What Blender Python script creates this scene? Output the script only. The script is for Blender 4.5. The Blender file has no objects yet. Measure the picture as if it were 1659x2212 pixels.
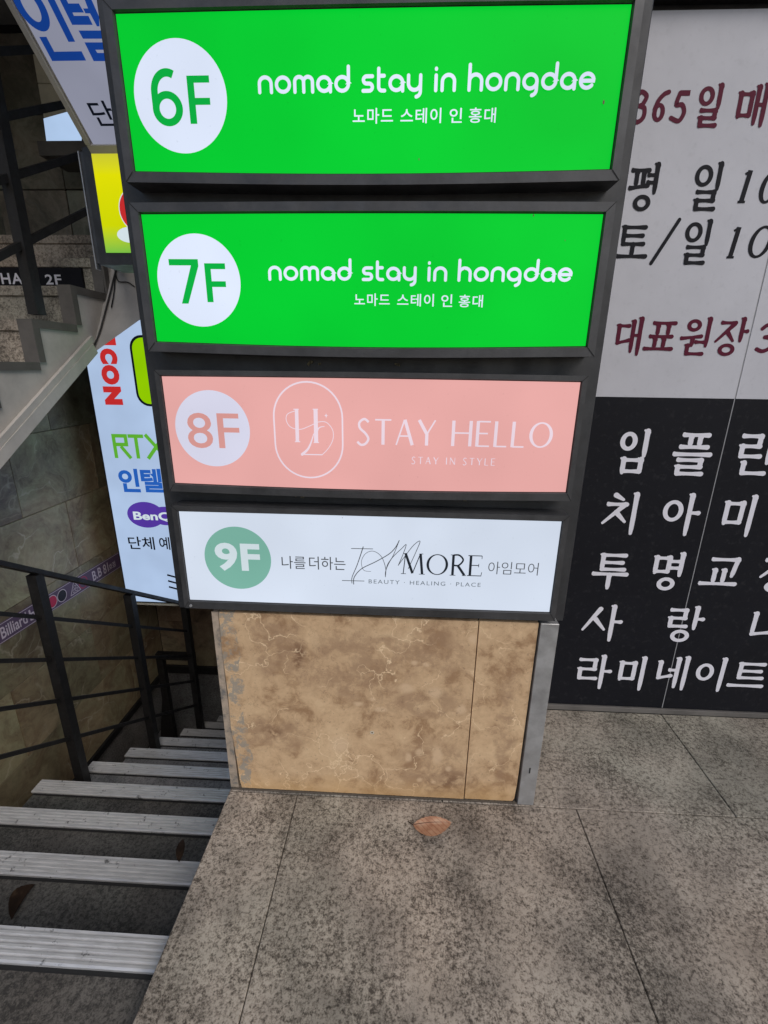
import bpy, math, random
from mathutils import Vector, Matrix
random.seed(7)
S = bpy.context.scene
COL = S.collection

# ------------------------------------------------------------ camera
CAM = Vector((0.0, 0.0, 1.05))
PITCH, ROLL, YAW, FPX = 0.304602524, 0.0132627845, -0.0428741427, 991.1246
cp, sp, cy_, sy_ = math.cos(PITCH), math.sin(PITCH), math.cos(YAW), math.sin(YAW)
FWD = Vector((sy_*cp, cy_*cp, -sp)); RT0 = Vector((cy_, -sy_, 0)); UP0 = RT0.cross(FWD)
RT = RT0*math.cos(ROLL) + UP0*math.sin(ROLL); UP = UP0*math.cos(ROLL) - RT0*math.sin(ROLL)
cd = bpy.data.cameras.new('camera'); cam = bpy.data.objects.new('camera', cd); COL.objects.link(cam)
cam.matrix_world = Matrix(((RT.x, UP.x, -FWD.x, CAM.x), (RT.y, UP.y, -FWD.y, CAM.y), (RT.z, UP.z, -FWD.z, CAM.z), (0, 0, 0, 1)))
cd.sensor_fit = 'HORIZONTAL'; cd.sensor_width = 36; cd.lens = 36*FPX/1659
cd.clip_start = 0.02; cd.clip_end = 500
S.camera = cam

# ------------------------------------------------------------ sky, sun, exposure
SUN_EL, SUN_AZ = math.radians(44), math.radians(38)      # soft daylight from the street, behind the camera
w = bpy.data.worlds.new('World'); S.world = w; w.use_nodes = True
nt = w.node_tree; nt.nodes.clear()
sky = nt.nodes.new('ShaderNodeTexSky'); sky.sky_type = 'NISHITA'; sky.sun_disc = False
sky.sun_elevation = SUN_EL; sky.sun_rotation = math.pi - SUN_AZ
sky.air_density = 1.0; sky.dust_density = 2.0; sky.ozone_density = 1.0
bg = nt.nodes.new('ShaderNodeBackground'); bg.inputs['Strength'].default_value = 0.09
wo = nt.nodes.new('ShaderNodeOutputWorld')
nt.links.new(sky.outputs[0], bg.inputs[0]); nt.links.new(bg.outputs[0], wo.inputs[0])
sl = bpy.data.lights.new('sun', 'SUN'); sl.energy = 0.9; sl.angle = math.radians(35); sl.color = (1, .955, .895)
so = bpy.data.objects.new('sun', sl); COL.objects.link(so)
sd = Vector((math.sin(SUN_AZ)*math.cos(SUN_EL), -math.cos(SUN_AZ)*math.cos(SUN_EL), math.sin(SUN_EL)))
so.rotation_euler = sd.to_track_quat('Z', 'Y').to_euler(); so.location = (1, -4, 5)
S.view_settings.view_transform = 'Standard'; S.view_settings.look = 'None'
S.view_settings.exposure = 0.42; S.view_settings.gamma = 1; S.view_settings.use_curve_mapping = False

# ------------------------------------------------------------ planes of the place (image points measured on them)
def ray(u, v): return RT*((u-829.5)/FPX) - UP*((v-1106)/FPX) + FWD
class Plane:
    def __init__(s, o, ex, ey):
        s.o, s.ex, s.ey = Vector(o), Vector(ex).normalized(), Vector(ey).normalized(); s.n = s.ex.cross(s.ey)
    def at(s, u, v):
        d = ray(u, v); t = (s.o-CAM).dot(s.n)/d.dot(s.n); q = CAM+d*t-s.o
        return (q.dot(s.ex), q.dot(s.ey))
    def w(s, a, b, lift=0): return s.o + s.ex*a + s.ey*b + s.n*lift
def PY(y): return Plane((0, y, 0), (1, 0, 0), (0, 0, 1))       # n = -y, faces the camera
def PX(x): return Plane((x, 0, 0), (0, 1, 0), (0, 0, 1))       # n = +x
def PZ(z): return Plane((0, 0, z), (1, 0, 0), (0, 1, 0))
def zm(ox, oy, k):                                             # reads a point off an enlarged detail
    return lambda X, Y: ((ox + X/k)/1.35624, (oy + Y/k)/1.35624)

# ------------------------------------------------------------ materials
def srgb(r, g, b): return tuple(((c/255)/12.92 if c/255 <= .04045 else ((c/255+.055)/1.055)**2.4) for c in (r, g, b)) + (1,)
def base_mat(name, col, rough=.6, metal=0.0, spec=.5):
    m = bpy.data.materials.new(name); m.use_nodes = True
    b = m.node_tree.nodes['Principled BSDF']; b.inputs['Base Color'].default_value = tuple(col[:3])+(1,)
    b.inputs['Roughness'].default_value = rough; b.inputs['Metallic'].default_value = metal
    b.inputs['Specular IOR Level'].default_value = spec
    return m
class N:
    def __init__(s, m): s.t = m.node_tree; s.b = s.t.nodes['Principled BSDF']; s.pos = s.new('ShaderNodeNewGeometry').outputs['Position']
    def new(s, k, **kw):
        n = s.t.nodes.new(k)
        for a, b in kw.items(): setattr(n, a, b)
        return n
    def ln(s, a, b): s.t.links.new(a, b)
    def noise(s, scale, detail=4, rough=.55, vec=None, dist=0):
        n = s.new('ShaderNodeTexNoise'); n.inputs['Scale'].default_value = scale; n.inputs['Detail'].default_value = detail
        n.inputs['Roughness'].default_value = rough; n.inputs['Distortion'].default_value = dist; s.ln(vec or s.pos, n.inputs['Vector']); return n.outputs['Fac']
    def vor(s, scale, feature='F1', vec=None, out='Distance'):
        n = s.new('ShaderNodeTexVoronoi', feature=feature); n.inputs['Scale'].default_value = scale; s.ln(vec or s.pos, n.inputs['Vector']); return n.outputs[out]
    def ramp(s, f, stops):
        n = s.new('ShaderNodeValToRGB'); s.ln(f, n.inputs[0]); e = n.color_ramp.elements
        while len(e) < len(stops): e.new(.5)
        for i, (p, c) in enumerate(stops):
            e[i].position = p; e[i].color = (c, c, c, 1) if not isinstance(c, tuple) else tuple(c[:3])+(1,)
        return n.outputs[0]
    def mix(s, f, a, b, mode='MIX'):
        n = s.new('ShaderNodeMix', data_type='RGBA', blend_type=mode)
        for k, v in ((0, f), (6, a), (7, b)):
            if isinstance(v, (int, float)): n.inputs[k].default_value = v if k == 0 else (v, v, v, 1)
            elif isinstance(v, tuple): n.inputs[k].default_value = tuple(v[:3])+(1,)
            else: s.ln(v, n.inputs[k])
        return n.outputs[2]
    def math(s, op, a, b=0):
        n = s.new('ShaderNodeMath', operation=op)
        for k, v in enumerate((a, b)):
            if isinstance(v, (int, float)): n.inputs[k].default_value = v
            else: s.ln(v, n.inputs[k])
        return n.outputs[0]
    def sep(s): n = s.new('ShaderNodeSeparateXYZ'); s.ln(s.pos, n.inputs[0]); return n.outputs
    def rnd(s): return s.new('ShaderNodeObjectInfo').outputs['Random']
    def warp(s, scale, amt):
        n = s.new('ShaderNodeTexNoise'); n.inputs['Scale'].default_value = scale; n.inputs['Detail'].default_value = 4; s.ln(s.pos, n.inputs['Vector'])
        v = s.new('ShaderNodeVectorMath', operation='SUBTRACT'); s.ln(n.outputs['Color'], v.inputs[0]); v.inputs[1].default_value = (.5, .5, .5)
        k = s.new('ShaderNodeVectorMath', operation='SCALE'); s.ln(v.outputs[0], k.inputs[0]); k.inputs['Scale'].default_value = amt
        a = s.new('ShaderNodeVectorMath', operation='ADD'); s.ln(s.pos, a.inputs[0]); s.ln(k.outputs[0], a.inputs[1]); return a.outputs[0]
    def color(s, c): s.ln(c, s.b.inputs['Base Color'])
    def rough(s, c): s.ln(c, s.b.inputs['Roughness'])
    def bump(s, h, strength=.3, dist=.001):
        n = s.new('ShaderNodeBump'); n.inputs['Strength'].default_value = strength; n.inputs['Distance'].default_value = dist
        s.ln(h, n.inputs['Height']); s.ln(n.outputs[0], s.b.inputs['Normal'])

def granite(name, light, mid, dark, scale=1.0, stain=.55, stain_col=None, rough=.7):
    m = base_mat(name, mid, rough); n = N(m)
    f = n.noise(95*scale, 4, .65, dist=.3); sp_ = n.noise(260*scale, 3, .7)
    v = n.math('ADD', n.math('MULTIPLY', f, .55), n.math('MULTIPLY', sp_, .45))
    v = n.math('ADD', v, n.math('MULTIPLY', n.math('SUBTRACT', n.noise(5.5, 8, .72, n.warp(6, .15)), .5), .34))
    c = n.ramp(v, [(.39, dark), (.445, tuple(.5*(a+b) for a, b in zip(dark, mid))), (.485, mid), (.56, light)])
    st = n.ramp(n.noise(2.3, 9, .7), [(.34, 1-stain*.55), (.54, 1.0), (.7, 1.12)])
    c = n.mix(1, c, st, 'MULTIPLY')
    st2 = n.ramp(n.noise(9, 5, .6), [(.32, .74), (.55, 1.0)])
    c = n.mix(.8, c, st2, 'MULTIPLY')
    hue = n.ramp(n.noise(1.3, 3), [(.38, (.93, 1.0, .99)), (.5, (1.0, 1.0, 1.0)), (.62, (1.05, 1.0, .96))])
    c = n.mix(1, c, hue, 'MULTIPLY')
    r = n.rnd(); c = n.mix(1, c, n.ramp(r, [(0, .86), (1, 1.1)]), 'MULTIPLY')
    bl = n.ramp(n.noise(4.6, 8, .7, n.warp(5, .2)), [(.38, .82), (.50, 1.0), (.66, 1.08)]); c = n.mix(.7, c, bl, 'MULTIPLY')
    n.color(c); n.bump(v, .45, .002); return m

M = {}
M['paving'] = granite('paving granite', (.44, .38, .312), (.285, .240, .192), (.075, .059, .045), 1.12, .7)
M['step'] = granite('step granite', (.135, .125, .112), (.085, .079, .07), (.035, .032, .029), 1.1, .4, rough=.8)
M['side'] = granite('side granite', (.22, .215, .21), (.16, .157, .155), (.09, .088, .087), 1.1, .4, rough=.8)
M['riser'] = granite('riser granite', (.46, .40, .33), (.31, .265, .215), (.12, .10, .08), .8, .4)
M['grout'] = base_mat('grout', (.10, .082, .064), .95)
M['black_gap'] = base_mat('black gap', (.012, .012, .012), .9)

def marble(name, cols, scale=1.0, vein=(.25, .22, .16)):
    m = base_mat(name, cols[1], .38); n = N(m)
    wv = n.warp(3*scale, .5)
    r = n.rnd()
    add = n.new('ShaderNodeVectorMath', operation='ADD'); n.ln(wv, add.inputs[0])
    cb = n.new('ShaderNodeCombineXYZ'); n.ln(n.math('MULTIPLY', r, 37.0), cb.inputs[0]); n.ln(n.math('MULTIPLY', r, 11.0), cb.inputs[2]); n.ln(cb.outputs[0], add.inputs[1])
    v = add.outputs[0]
    c = n.ramp(n.math('ADD', n.math('MULTIPLY', n.noise(3.2*scale, 8, .7, v), .62), n.math('MULTIPLY', n.noise(17*scale, 8, .75, v), .38)), [(.38, cols[0]), (.47, cols[1]), (.54, cols[2]), (.63, cols[3])])
    tint = n.ramp(n.noise(1.7*scale, 4, .6, v), [(.4, (1.10, .97, .84)), (.6, (.95, 1.0, .86))]); c = n.mix(1, c, tint, 'MULTIPLY')
    ve = n.ramp(n.vor(4.5*scale, 'DISTANCE_TO_EDGE', v), [(0, 1.0), (.025, 0.0)])
    msk = n.ramp(n.noise(5*scale, 3, .5, v), [(.48, 0.0), (.62, .75)])
    c = n.mix(n.math('MULTIPLY', ve, msk), c, vein)
    c = n.mix(1, c, n.ramp(r, [(0, .75), (1, 1.25)]), 'MULTIPLY')
    n.color(c); n.rough(n.ramp(n.noise(6, 4), [(.3, .3), (.7, .6)])); return m
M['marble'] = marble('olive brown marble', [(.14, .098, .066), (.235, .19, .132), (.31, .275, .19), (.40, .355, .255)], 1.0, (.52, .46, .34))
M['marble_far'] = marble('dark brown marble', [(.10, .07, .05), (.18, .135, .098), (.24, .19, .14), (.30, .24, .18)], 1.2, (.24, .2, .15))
M['dark_stone'] = marble('dark grey stone', [(.10, .10, .096), (.17, .168, .16), (.24, .235, .225), (.3, .3, .29)], .8, (.15, .15, .15))

# beige cladding of the pylon base: brown cloudy patches, pale veins, worn grey left edge
m = base_mat('beige stone', (.5, .36, .22), .5); n = N(m); wv = n.warp(13, .07); wf_ = n.warp(30, .035); X = n.sep()
def blob(x, z, rx, rz, a, b, vec):
    v = n.new('ShaderNodeVectorMath', operation='SUBTRACT'); n.ln(vec, v.inputs[0]); v.inputs[1].default_value = (x, .9, z)
    k = n.new('ShaderNodeVectorMath', operation='MULTIPLY'); n.ln(v.outputs[0], k.inputs[0]); k.inputs[1].default_value = (1/rx, 0, 1/rz)
    l = n.new('ShaderNodeVectorMath', operation='LENGTH'); n.ln(k.outputs[0], l.inputs[0]); return n.ramp(l.outputs['Value'], [(a, 1.0), (b, 0.0)])
def anyof(L):
    o = L[0]
    for q_ in L[1:]: o = n.math('MAXIMUM', o, q_)
    return o
fine = n.noise(26, 9, .72, wv); mid = n.noise(9, 7, .66, wf_)
v = n.math('ADD', n.math('MULTIPLY', mid, .5), n.math('MULTIPLY', fine, .5))
c = n.ramp(v, [(.40, (.33, .215, .125)), (.455, (.46, .33, .205)), (.485, (.53, .39, .25)), (.53, (.58, .435, .28)), (.60, (.64, .495, .325))])
brown = anyof([blob(*q_, .55, 1.1, n.warp(11, .12)) for q_ in ((-.29, .43, .08, .11), (-.10, .38, .15, .13), (.09, .09, .12, .12), (.06, .29, .13, .05), (-.31, .18, .09, .06), (.02, .43, .16, .09), (.262, .22, .022, .2))])
c = n.mix(n.math('MULTIPLY', brown, n.ramp(n.noise(24, 9, .74, n.warp(30, .05)), [(.42, .72), (.50, .45), (.56, .12)])), c, (.33, .225, .145))
dark = anyof([blob(*q_, .3, 1.1, n.warp(16, .08)) for q_ in ((.12, .06, .07, .05), (.085, .315, .03, .02), (-.31, .19, .03, .03), (-.225, .40, .02, .06))])
c = n.mix(n.math('MULTIPLY', dark, n.ramp(fine, [(.44, .9), (.54, .1)])), c, (.19, .11, .065))
spots = anyof([blob(*q_, .45, 1.15, n.warp(30, .012)) for q_ in ((.02, .335, .022, .017), (.085, .325, .024, .020), (.062, .40, .010, .008), (.035, .405, .010, .009), (-.095, .285, .014, .008), (-.06, .30, .008, .007), (-.04, .27, .022, .010), (.10, .14, .016, .035), (.055, .15, .012, .012), (.03, .13, .012, .02), (.13, .10, .010, .012), (.06, .06, .010, .009), (.095, .055, .008, .007), (.165, .47, .012, .014), (-.14, .16, .03, .03), (.15, .28, .014, .018))])
c = n.mix(n.math('MULTIPLY', spots, .8), c, (.64, .50, .345))
ve = n.ramp(n.vor(8, 'DISTANCE_TO_EDGE', n.warp(13, .2)), [(0, 1.0), (.016, 0.0)]); mk = n.ramp(n.noise(7, 3), [(.47, 0.0), (.54, .95)])
c = n.mix(n.math('MULTIPLY', ve, mk), c, (.80, .66, .46))
ve = n.ramp(n.vor(21, 'DISTANCE_TO_EDGE', n.warp(17, .2)), [(0, 1.0), (.016, 0.0)]); mk = n.ramp(n.noise(6, 3, .5, n.warp(3, .5)), [(.50, 0.0), (.58, .6)])
c = n.mix(n.math('MULTIPLY', ve, mk), c, (.24, .155, .10))
speck = n.ramp(n.noise(120, 4, .7), [(.30, .6), (.38, 0.0)]); c = n.mix(speck, c, (.2, .13, .09))
low = n.ramp(n.math('ADD', X[2], n.math('MULTIPLY', n.noise(12, 5, .7), .09)), [(.05, .55), (.11, 0.0)]); c = n.mix(low, c, (.56, .37, .17))
edge = n.math('MULTIPLY', n.math('LESS_THAN', n.math('ADD', X[0], n.math('MULTIPLY', n.noise(9, 3), .07)), -.335), n.ramp(n.noise(30, 8, .75, n.warp(30, .03)), [(.50, 0.0), (.55, .8)]))
c = n.mix(edge, c, (.27, .28, .27))
c = n.mix(1, c, (1.08, .99, .90), 'MULTIPLY'); n.color(c); n.rough(n.ramp(n.noise(30, 4), [(.3, .42), (.7, .65)])); n.bump(n.noise(60, 6), .15, .001)
M['beige'] = m

def painted(name, col, rough=.45, dirt=.25, scale=14, metal=0):
    m = base_mat(name, col, rough, metal); n = N(m)
    d = n.ramp(n.noise(scale, 7, .65), [(.35, 1-dirt), (.6, 1.05)])
    c = n.mix(1, tuple(col[:3]), d, 'MULTIPLY')
    dust = n.ramp(n.noise(55, 6, .7), [(.55, 0.0), (.75, .35)])
    c = n.mix(dust, c, tuple(.6*x+.05 for x in col[:3])); n.color(c)
    n.rough(n.ramp(n.noise(20, 4), [(.3, rough-.1), (.7, rough+.15)])); n.bump(n.noise(90, 4), .08, .0006); return m
M['frame'] = painted('charcoal aluminium', (.054, .054, .057), .42, .4)
M['frame_low'] = painted('dusty charcoal aluminium', (.048, .048, .050), .5, .4)
M['body'] = painted('charcoal sheet', (.032, .033, .036), .5, .4)
M['iron'] = painted('black painted iron', (.013, .012, .012), .5, .2)
M['steel'] = painted('brushed steel', (.43, .43, .43), .45, .25, 20, .5)
M['white_paint'] = painted('off white plaster', (.62, .585, .55), .8, .22, 3)
M['fascia'] = painted('grey plaster', (.5, .48, .46), .8, .2, 3)
M['soffit'] = painted('grey soffit', (.3, .3, .3), .85, .2, 3)
M['trim'] = painted('dark stone trim', (.13, .12, .11), .7, .3, 10)
M['alu'] = None
m = base_mat('ribbed aluminium', (.5, .5, .5), .4, .35); n = N(m)
mp = n.new('ShaderNodeMapping'); mp.inputs['Scale'].default_value = (.12, 1, 1); n.ln(n.pos, mp.inputs['Vector'])
c = n.ramp(n.noise(9, 4, .6, mp.outputs[0]), [(.3, .50), (.5, .60), (.7, .66)])
c = n.mix(1, c, n.ramp(n.noise(38, 6, .7), [(.33, .30), (.39, 1.0)]), 'MULTIPLY')
c = n.mix(1, c, n.ramp(n.noise(150, 3, .6, mp.outputs[0]), [(.3, .8), (.6, 1.05)]), 'MULTIPLY')
c = n.mix(1, c, (1.0, .99, .98), 'MULTIPLY'); n.color(c); n.rough(n.ramp(n.noise(40, 4), [(.3, .32), (.7, .6)])); M['alu'] = m
M['print_white'] = painted('white banner print', (.52, .52, .555), .6, .06, 3)
M['print_black'] = painted('black banner print', (.010, .0105, .014), .5, .1, 3)
M['ink_black'] = base_mat('black ink', (.012, .012, .016), .6)
M['ink_maroon'] = base_mat('maroon ink', (.10, .012, .03), .6)
M['ink_white'] = base_mat('white letters', (.72, .71, .77), .5)
M['seam'] = base_mat('sealant', (.33, .33, .34), .6)
M['cream'] = painted('cream tile', (.76, .74, .62), .6, .2, 5)  # albedo raised to stand in for light-box light on the pier tiles
M['stripe'] = base_mat('purple vinyl', (.13, .08, .145), .5)
M['stripe_line'] = base_mat('stripe print', (.72, .62, .68), .5)
M['dot_red'] = base_mat('red print', (.6, .03, .1), .5); M['dot_black'] = base_mat('black print', (.015, .01, .02), .5)
M['cable'] = base_mat('black cable', (.015, .015, .016), .5)

for k_ in ('print_white', 'print_black', 'ink_black', 'ink_maroon', 'ink_white'): M[k_].node_tree.nodes['Principled BSDF'].inputs['Specular IOR Level'].default_value = .12
def lit(name, rgb, k=.92, var=.0):
    k = k*.76
    c = srgb(*rgb); m = base_mat(name, tuple(.035*x for x in c[:3]), .5, 0, .07)
    b = m.node_tree.nodes['Principled BSDF']; b.inputs['Emission Color'].default_value = c; b.inputs['Emission Strength'].default_value = k
    n = N(m); tub = n.ramp(n.noise(4.0, 2, .5), [(.3, .93*k), (.7, 1.07*k)]); dst = n.ramp(n.noise(160, 5, .75), [(.27, .82), (.36, 1.0)]); n.ln(n.math('MULTIPLY', tub, dst), b.inputs['Emission Strength'])
    return m
M['l_green'] = lit('lit green film', (0, 205, 48), .95); M['l_white'] = lit('lit white film', (222, 232, 252), .97)
M['l_dgreen'] = lit('lit deep green film', (6, 178, 66))
M['l_pink'] = lit('lit pink film', (234, 172, 168), .95); M['l_pinkd'] = lit('lit rose film', (222, 158, 152))
M['l_lav'] = lit('lit pale film', (222, 222, 242)); M['l_pline'] = lit('lit pale pink line', (240, 220, 232))
M['l_pale'] = lit('lit pale blue film', (213, 223, 239), .95); M['l_teal'] = lit('lit teal film', (124, 180, 164))
M['l_wh9'] = lit('lit white letter film', (212, 226, 232))
M['l_grey'] = lit('grey print on lit film', (92, 96, 102), .55); M['l_ink'] = lit('dark print on lit film', (45, 52, 62), .55); M['l_thin'] = lit('mid grey print on lit film', (120, 130, 140), .7)
M['l_board'] = lit('lit ice blue film', (176, 198, 230)); M['l_board2'] = lit('dim white film', (150, 153, 172), .8)
M['l_yellow'] = lit('lit yellow film', (222, 222, 0)); M['l_lime'] = lit('lit lime film', (146, 204, 0)); M['l_red'] = lit('lit red film', (196, 44, 44))
M['l_rtx'] = lit('lit green letter film', (96, 178, 50)); M['l_blue'] = lit('lit blue letter film', (38, 96, 186)); M['l_blue2'] = lit('blue letter film', (22, 66, 150), .75)
M['l_purple'] = lit('lit purple film', (84, 56, 160)); M['l_black'] = lit('black print on lit film', (14, 22, 34), .6)
M['l_window'] = lit('lit blue white film', (180, 206, 240))
M['l_yg'] = lit('lit yellow green film', (150, 200, 60))

# yellow box: film printed yellow, fading to green at the foot
m = M['l_yellow']; n = N(m); z = n.sep()[2]
c = n.ramp(n.math('MULTIPLY', n.math('SUBTRACT', z, 1.36), 3.2), [(.08, srgb(120, 190, 70)), (.32, srgb(205, 214, 0)), (.75, srgb(224, 222, 0)), (1.0, srgb(190, 188, 60))])
n.ln(c, n.b.inputs['Emission Color'])

m = base_mat('dry leaf', (.35, .13, .06), .6); n = N(m)
c = n.ramp(n.noise(38, 4), [(.35, (.30, .145, .08)), (.5, (.43, .23, .135)), (.65, (.48, .31, .20))])
wv = n.new('ShaderNodeTexWave', wave_type='BANDS', bands_direction='DIAGONAL'); wv.inputs['Scale'].default_value = 42; wv.inputs['Distortion'].default_value = 1; n.ln(n.pos, wv.inputs['Vector'])
c = n.mix(n.ramp(wv.outputs['Fac'], [(.0, .45), (.25, 0.0)]), c, (.24, .08, .04)); n.color(c); M['leaf'] = m
m = base_mat('brown leaf', (.09, .04, .025), .7); n = N(m); n.color(n.ramp(n.noise(40, 4), [(.3, (.016, .011, .008)), (.55, (.030, .018, .012)), (.8, (.09, .06, .035))])); M['leaf2'] = m; M['stem'] = base_mat('leaf stem', (.16, .08, .045), .7); m.node_tree.nodes['Principled BSDF'].inputs['Specular IOR Level'].default_value = .1
M['moss'] = base_mat('dry dirt', (.16, .14, .09), .95)

# ------------------------------------------------------------ object helpers
def tag(o, label=None, cat=None, group=None, kind=None):
    if label: o['label'] = label
    if cat: o['category'] = cat
    if group: o['group'] = group
    if kind: o['kind'] = kind
    return o
def empty(name, loc, label=None, cat=None, group=None, kind=None):
    o = bpy.data.objects.new(name, None); o.empty_display_size = .05; o.location = loc; COL.objects.link(o)
    return tag(o, label, cat, group, kind)
def wloc(p):
    v = Vector((0, 0, 0))
    while p: v = v + p.location; p = p.parent
    return v
def mesh(name, V, F, mat, parent=None, smooth=False, at=None):
    off = wloc(parent) if parent else Vector((0, 0, 0))
    at = Vector(at) if at is not None else None
    org = at if at is not None else off
    me = bpy.data.meshes.new(name); me.from_pydata([tuple(Vector(v)-org) for v in V], [], F); me.materials.append(mat)
    if smooth:
        for p_ in me.polygons: p_.use_smooth = True
    o = bpy.data.objects.new(name, me); COL.objects.link(o)
    if at is not None: o.location = at-off
    if parent: o.parent = parent
    return o
def clone(o, parent, loc):
    c = o.copy(); COL.objects.link(c); c.parent = parent; c.location = Vector(loc)-wloc(parent); return c
class B:
    def __init__(s): s.V = []; s.F = []
    def add(s, V, F): k = len(s.V); s.V += [Vector(v) for v in V]; s.F += [tuple(i+k for i in f) for f in F]; return s
    def box(s, x0, x1, y0, y1, z0, z1, ch=0):
        if not ch:
            V = [(x, y, z) for z in (z0, z1) for y in (y0, y1) for x in (x0, x1)]
            return s.add(V, [(0, 2, 3, 1), (4, 5, 7, 6), (0, 1, 5, 4), (2, 6, 7, 3), (0, 4, 6, 2), (1, 3, 7, 5)])
        import bmesh
        bm = bmesh.new(); bmesh.ops.create_cube(bm, size=1)
        for v in bm.verts: v.co = Vector(((x0+x1)/2+v.co.x*(x1-x0), (y0+y1)/2+v.co.y*(y1-y0), (z0+z1)/2+v.co.z*(z1-z0)))
        bmesh.ops.bevel(bm, geom=bm.edges[:], offset=ch, segments=1, affect='EDGES', profile=.5)
        bm.verts.index_update(); s.add([v.co.copy() for v in bm.verts], [tuple(v.index for v in f.verts) for f in bm.faces]); bm.free(); return s
    def prism(s, pts, f0, f1):                              # pts 2D, f0/f1 map (a,b) to the two caps
        k = len(pts)
        return s.add([f0(*q) for q in pts]+[f1(*q) for q in pts], [tuple(range(k-1, -1, -1)), tuple(range(k, 2*k))]+[(i, (i+1) % k, k+(i+1) % k, k+i) for i in range(k)])
    def bar(s, a, b, w_, h_, up=(0, 0, 1)):
        a, b = Vector(a), Vector(b); d = (b-a).normalized(); x = d.cross(Vector(up)).normalized(); y = x.cross(d)
        V = [p_+x*(i*w_/2)+y*(j*h_/2) for p_ in (a, b) for i, j in ((-1, -1), (1, -1), (1, 1), (-1, 1))]
        return s.add(V, [(0, 1, 2, 3), (7, 6, 5, 4)]+[(i, 4+i, 4+(i+1) % 4, (i+1) % 4) for i in range(4)])
    def tube(s, pts, r, k=8):
        pts = [Vector(p_) for p_ in pts]; V = []; n_ = len(pts)
        for i, p_ in enumerate(pts):
            d = (pts[min(i+1, n_-1)]-pts[max(i-1, 0)]).normalized(); x = d.cross(Vector((.3, .2, 1))).normalized(); y = x.cross(d)
            rr = r[i] if isinstance(r, (list, tuple)) else r
            V += [p_+(x*math.cos(t)+y*math.sin(t))*rr for t in [2*math.pi*j/k for j in range(k)]]
        F = [(i*k+j, i*k+(j+1) % k, (i+1)*k+(j+1) % k, (i+1)*k+j) for i in range(n_-1) for j in range(k)]
        return s.add(V, F+[tuple(range(k-1, -1, -1)), tuple((n_-1)*k+j for j in range(k))])
    def obj(s, name, mat, parent=None, **kw): return mesh(name, s.V, s.F, mat, parent, **kw)
def smoothpts(P, n_=8):
    P = [Vector(p_) for p_ in P]; out = []
    for i in range(len(P)-1):
        a, b, c_, d = P[max(i-1, 0)], P[i], P[i+1], P[min(i+2, len(P)-1)]
        for t in [j/n_ for j in range(n_)]:
            out.append(.5*((2*b)+(c_-a)*t+(2*a-5*b+4*c_-d)*t*t+(3*b-a-3*c_+d)*t*t*t))
    return out+[P[-1]]

# ------------------------------------------------------------ flat print on a plane
class Ink:
    """strokes and shapes laid flat on a plane, each a hair above the one before"""
    def __init__(s, pl, lift=.0006, step=.00006): s.pl, s.l, s.st, s.V, s.F = pl, lift, step, [], []
    def poly(s, P):
        k = len(s.V); s.V += [s.pl.w(a, b, s.l) for a, b in P]; s.F.append(tuple(range(k, k+len(P)))); s.l += s.st; return s
    def quads(s, V2, F2):
        k = len(s.V); s.V += [s.pl.w(a, b, s.l) for a, b in V2]; s.F += [tuple(i+k for i in f) for f in F2]; s.l += s.st; return s
    def disc(s, a, b, r, ry=None, n_=40): return s.poly([(a+r*math.cos(t), b+(ry or r)*math.sin(t)) for t in [2*math.pi*i/n_ for i in range(n_)]])
    def ring(s, a, b, rx, ry, w_, n_=36, wy=None):
        T = [2*math.pi*i/n_ for i in range(n_)]; wy = wy or w_
        V = [(a+(rx+w_/2)*math.cos(t), b+(ry+wy/2)*math.sin(t)) for t in T]+[(a+(rx-w_/2)*math.cos(t), b+(ry-wy/2)*math.sin(t)) for t in T]
        return s.quads(V, [(i, (i+1) % n_, n_+(i+1) % n_, n_+i) for i in range(n_)])
    def stroke(s, P, w0, w1=None, cap=True, curve=False, prof=None):
        w1 = w0 if w1 is None else w1
        P = [Vector((p_[0], p_[1], 0)) for p_ in P]
        if curve: P = smoothpts(P, 7)
        elif prof: P = [P[i].lerp(P[i+1], t/6) for i in range(len(P)-1) for t in range(6)]+[P[-1]]
        L = [0.0]
        for i in range(1, len(P)): L.append(L[-1]+(P[i]-P[i-1]).length)
        T = L[-1] or 1; n_ = len(P); V = []; W = []
        for i, p_ in enumerate(P):
            t = L[i]/T; ww = prof(t)*w0 if prof else w0+(w1-w0)*t; W.append(ww)
            if 0 < i < n_-1:
                d1 = (P[i]-P[i-1]).normalized(); d2 = (P[i+1]-P[i]).normalized(); d = (d1+d2)
                d = d.normalized() if d.length > .05 else d1
                nrm = Vector((-d.y, d.x, 0)); ww = ww/max(.5, nrm.dot(Vector((-d1.y, d1.x, 0))))
            else:
                d = (P[min(i+1, n_-1)]-P[max(i-1, 0)]).normalized(); nrm = Vector((-d.y, d.x, 0))
            V += [(p_+nrm*ww/2)[:2], (p_-nrm*ww/2)[:2]]
        F = [(2*i, 2*i+1, 2*i+3, 2*i+2) for i in range(n_-1)]
        if cap:
            for i, sg in ((0, -1), (n_-1, 1)):
                j = 1 if i == 0 else n_-2; d = (P[i]-P[j]).normalized(); nrm = Vector((-d.y, d.x, 0)); k = len(V); r = W[i]/2
                V += [(P[i]+nrm*r*math.cos(t)+d*r*math.sin(t))[:2] for t in [math.pi*q/6 for q in range(7)]]
                F.append(tuple(range(k, k+7)))
        return s.quads(V, F)
    def obj(s, name, mat, parent, label=None):
        o = mesh(name, s.V, s.F, mat, parent)
        if label: o['label'] = label
        return o
_cache = {}
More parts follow.
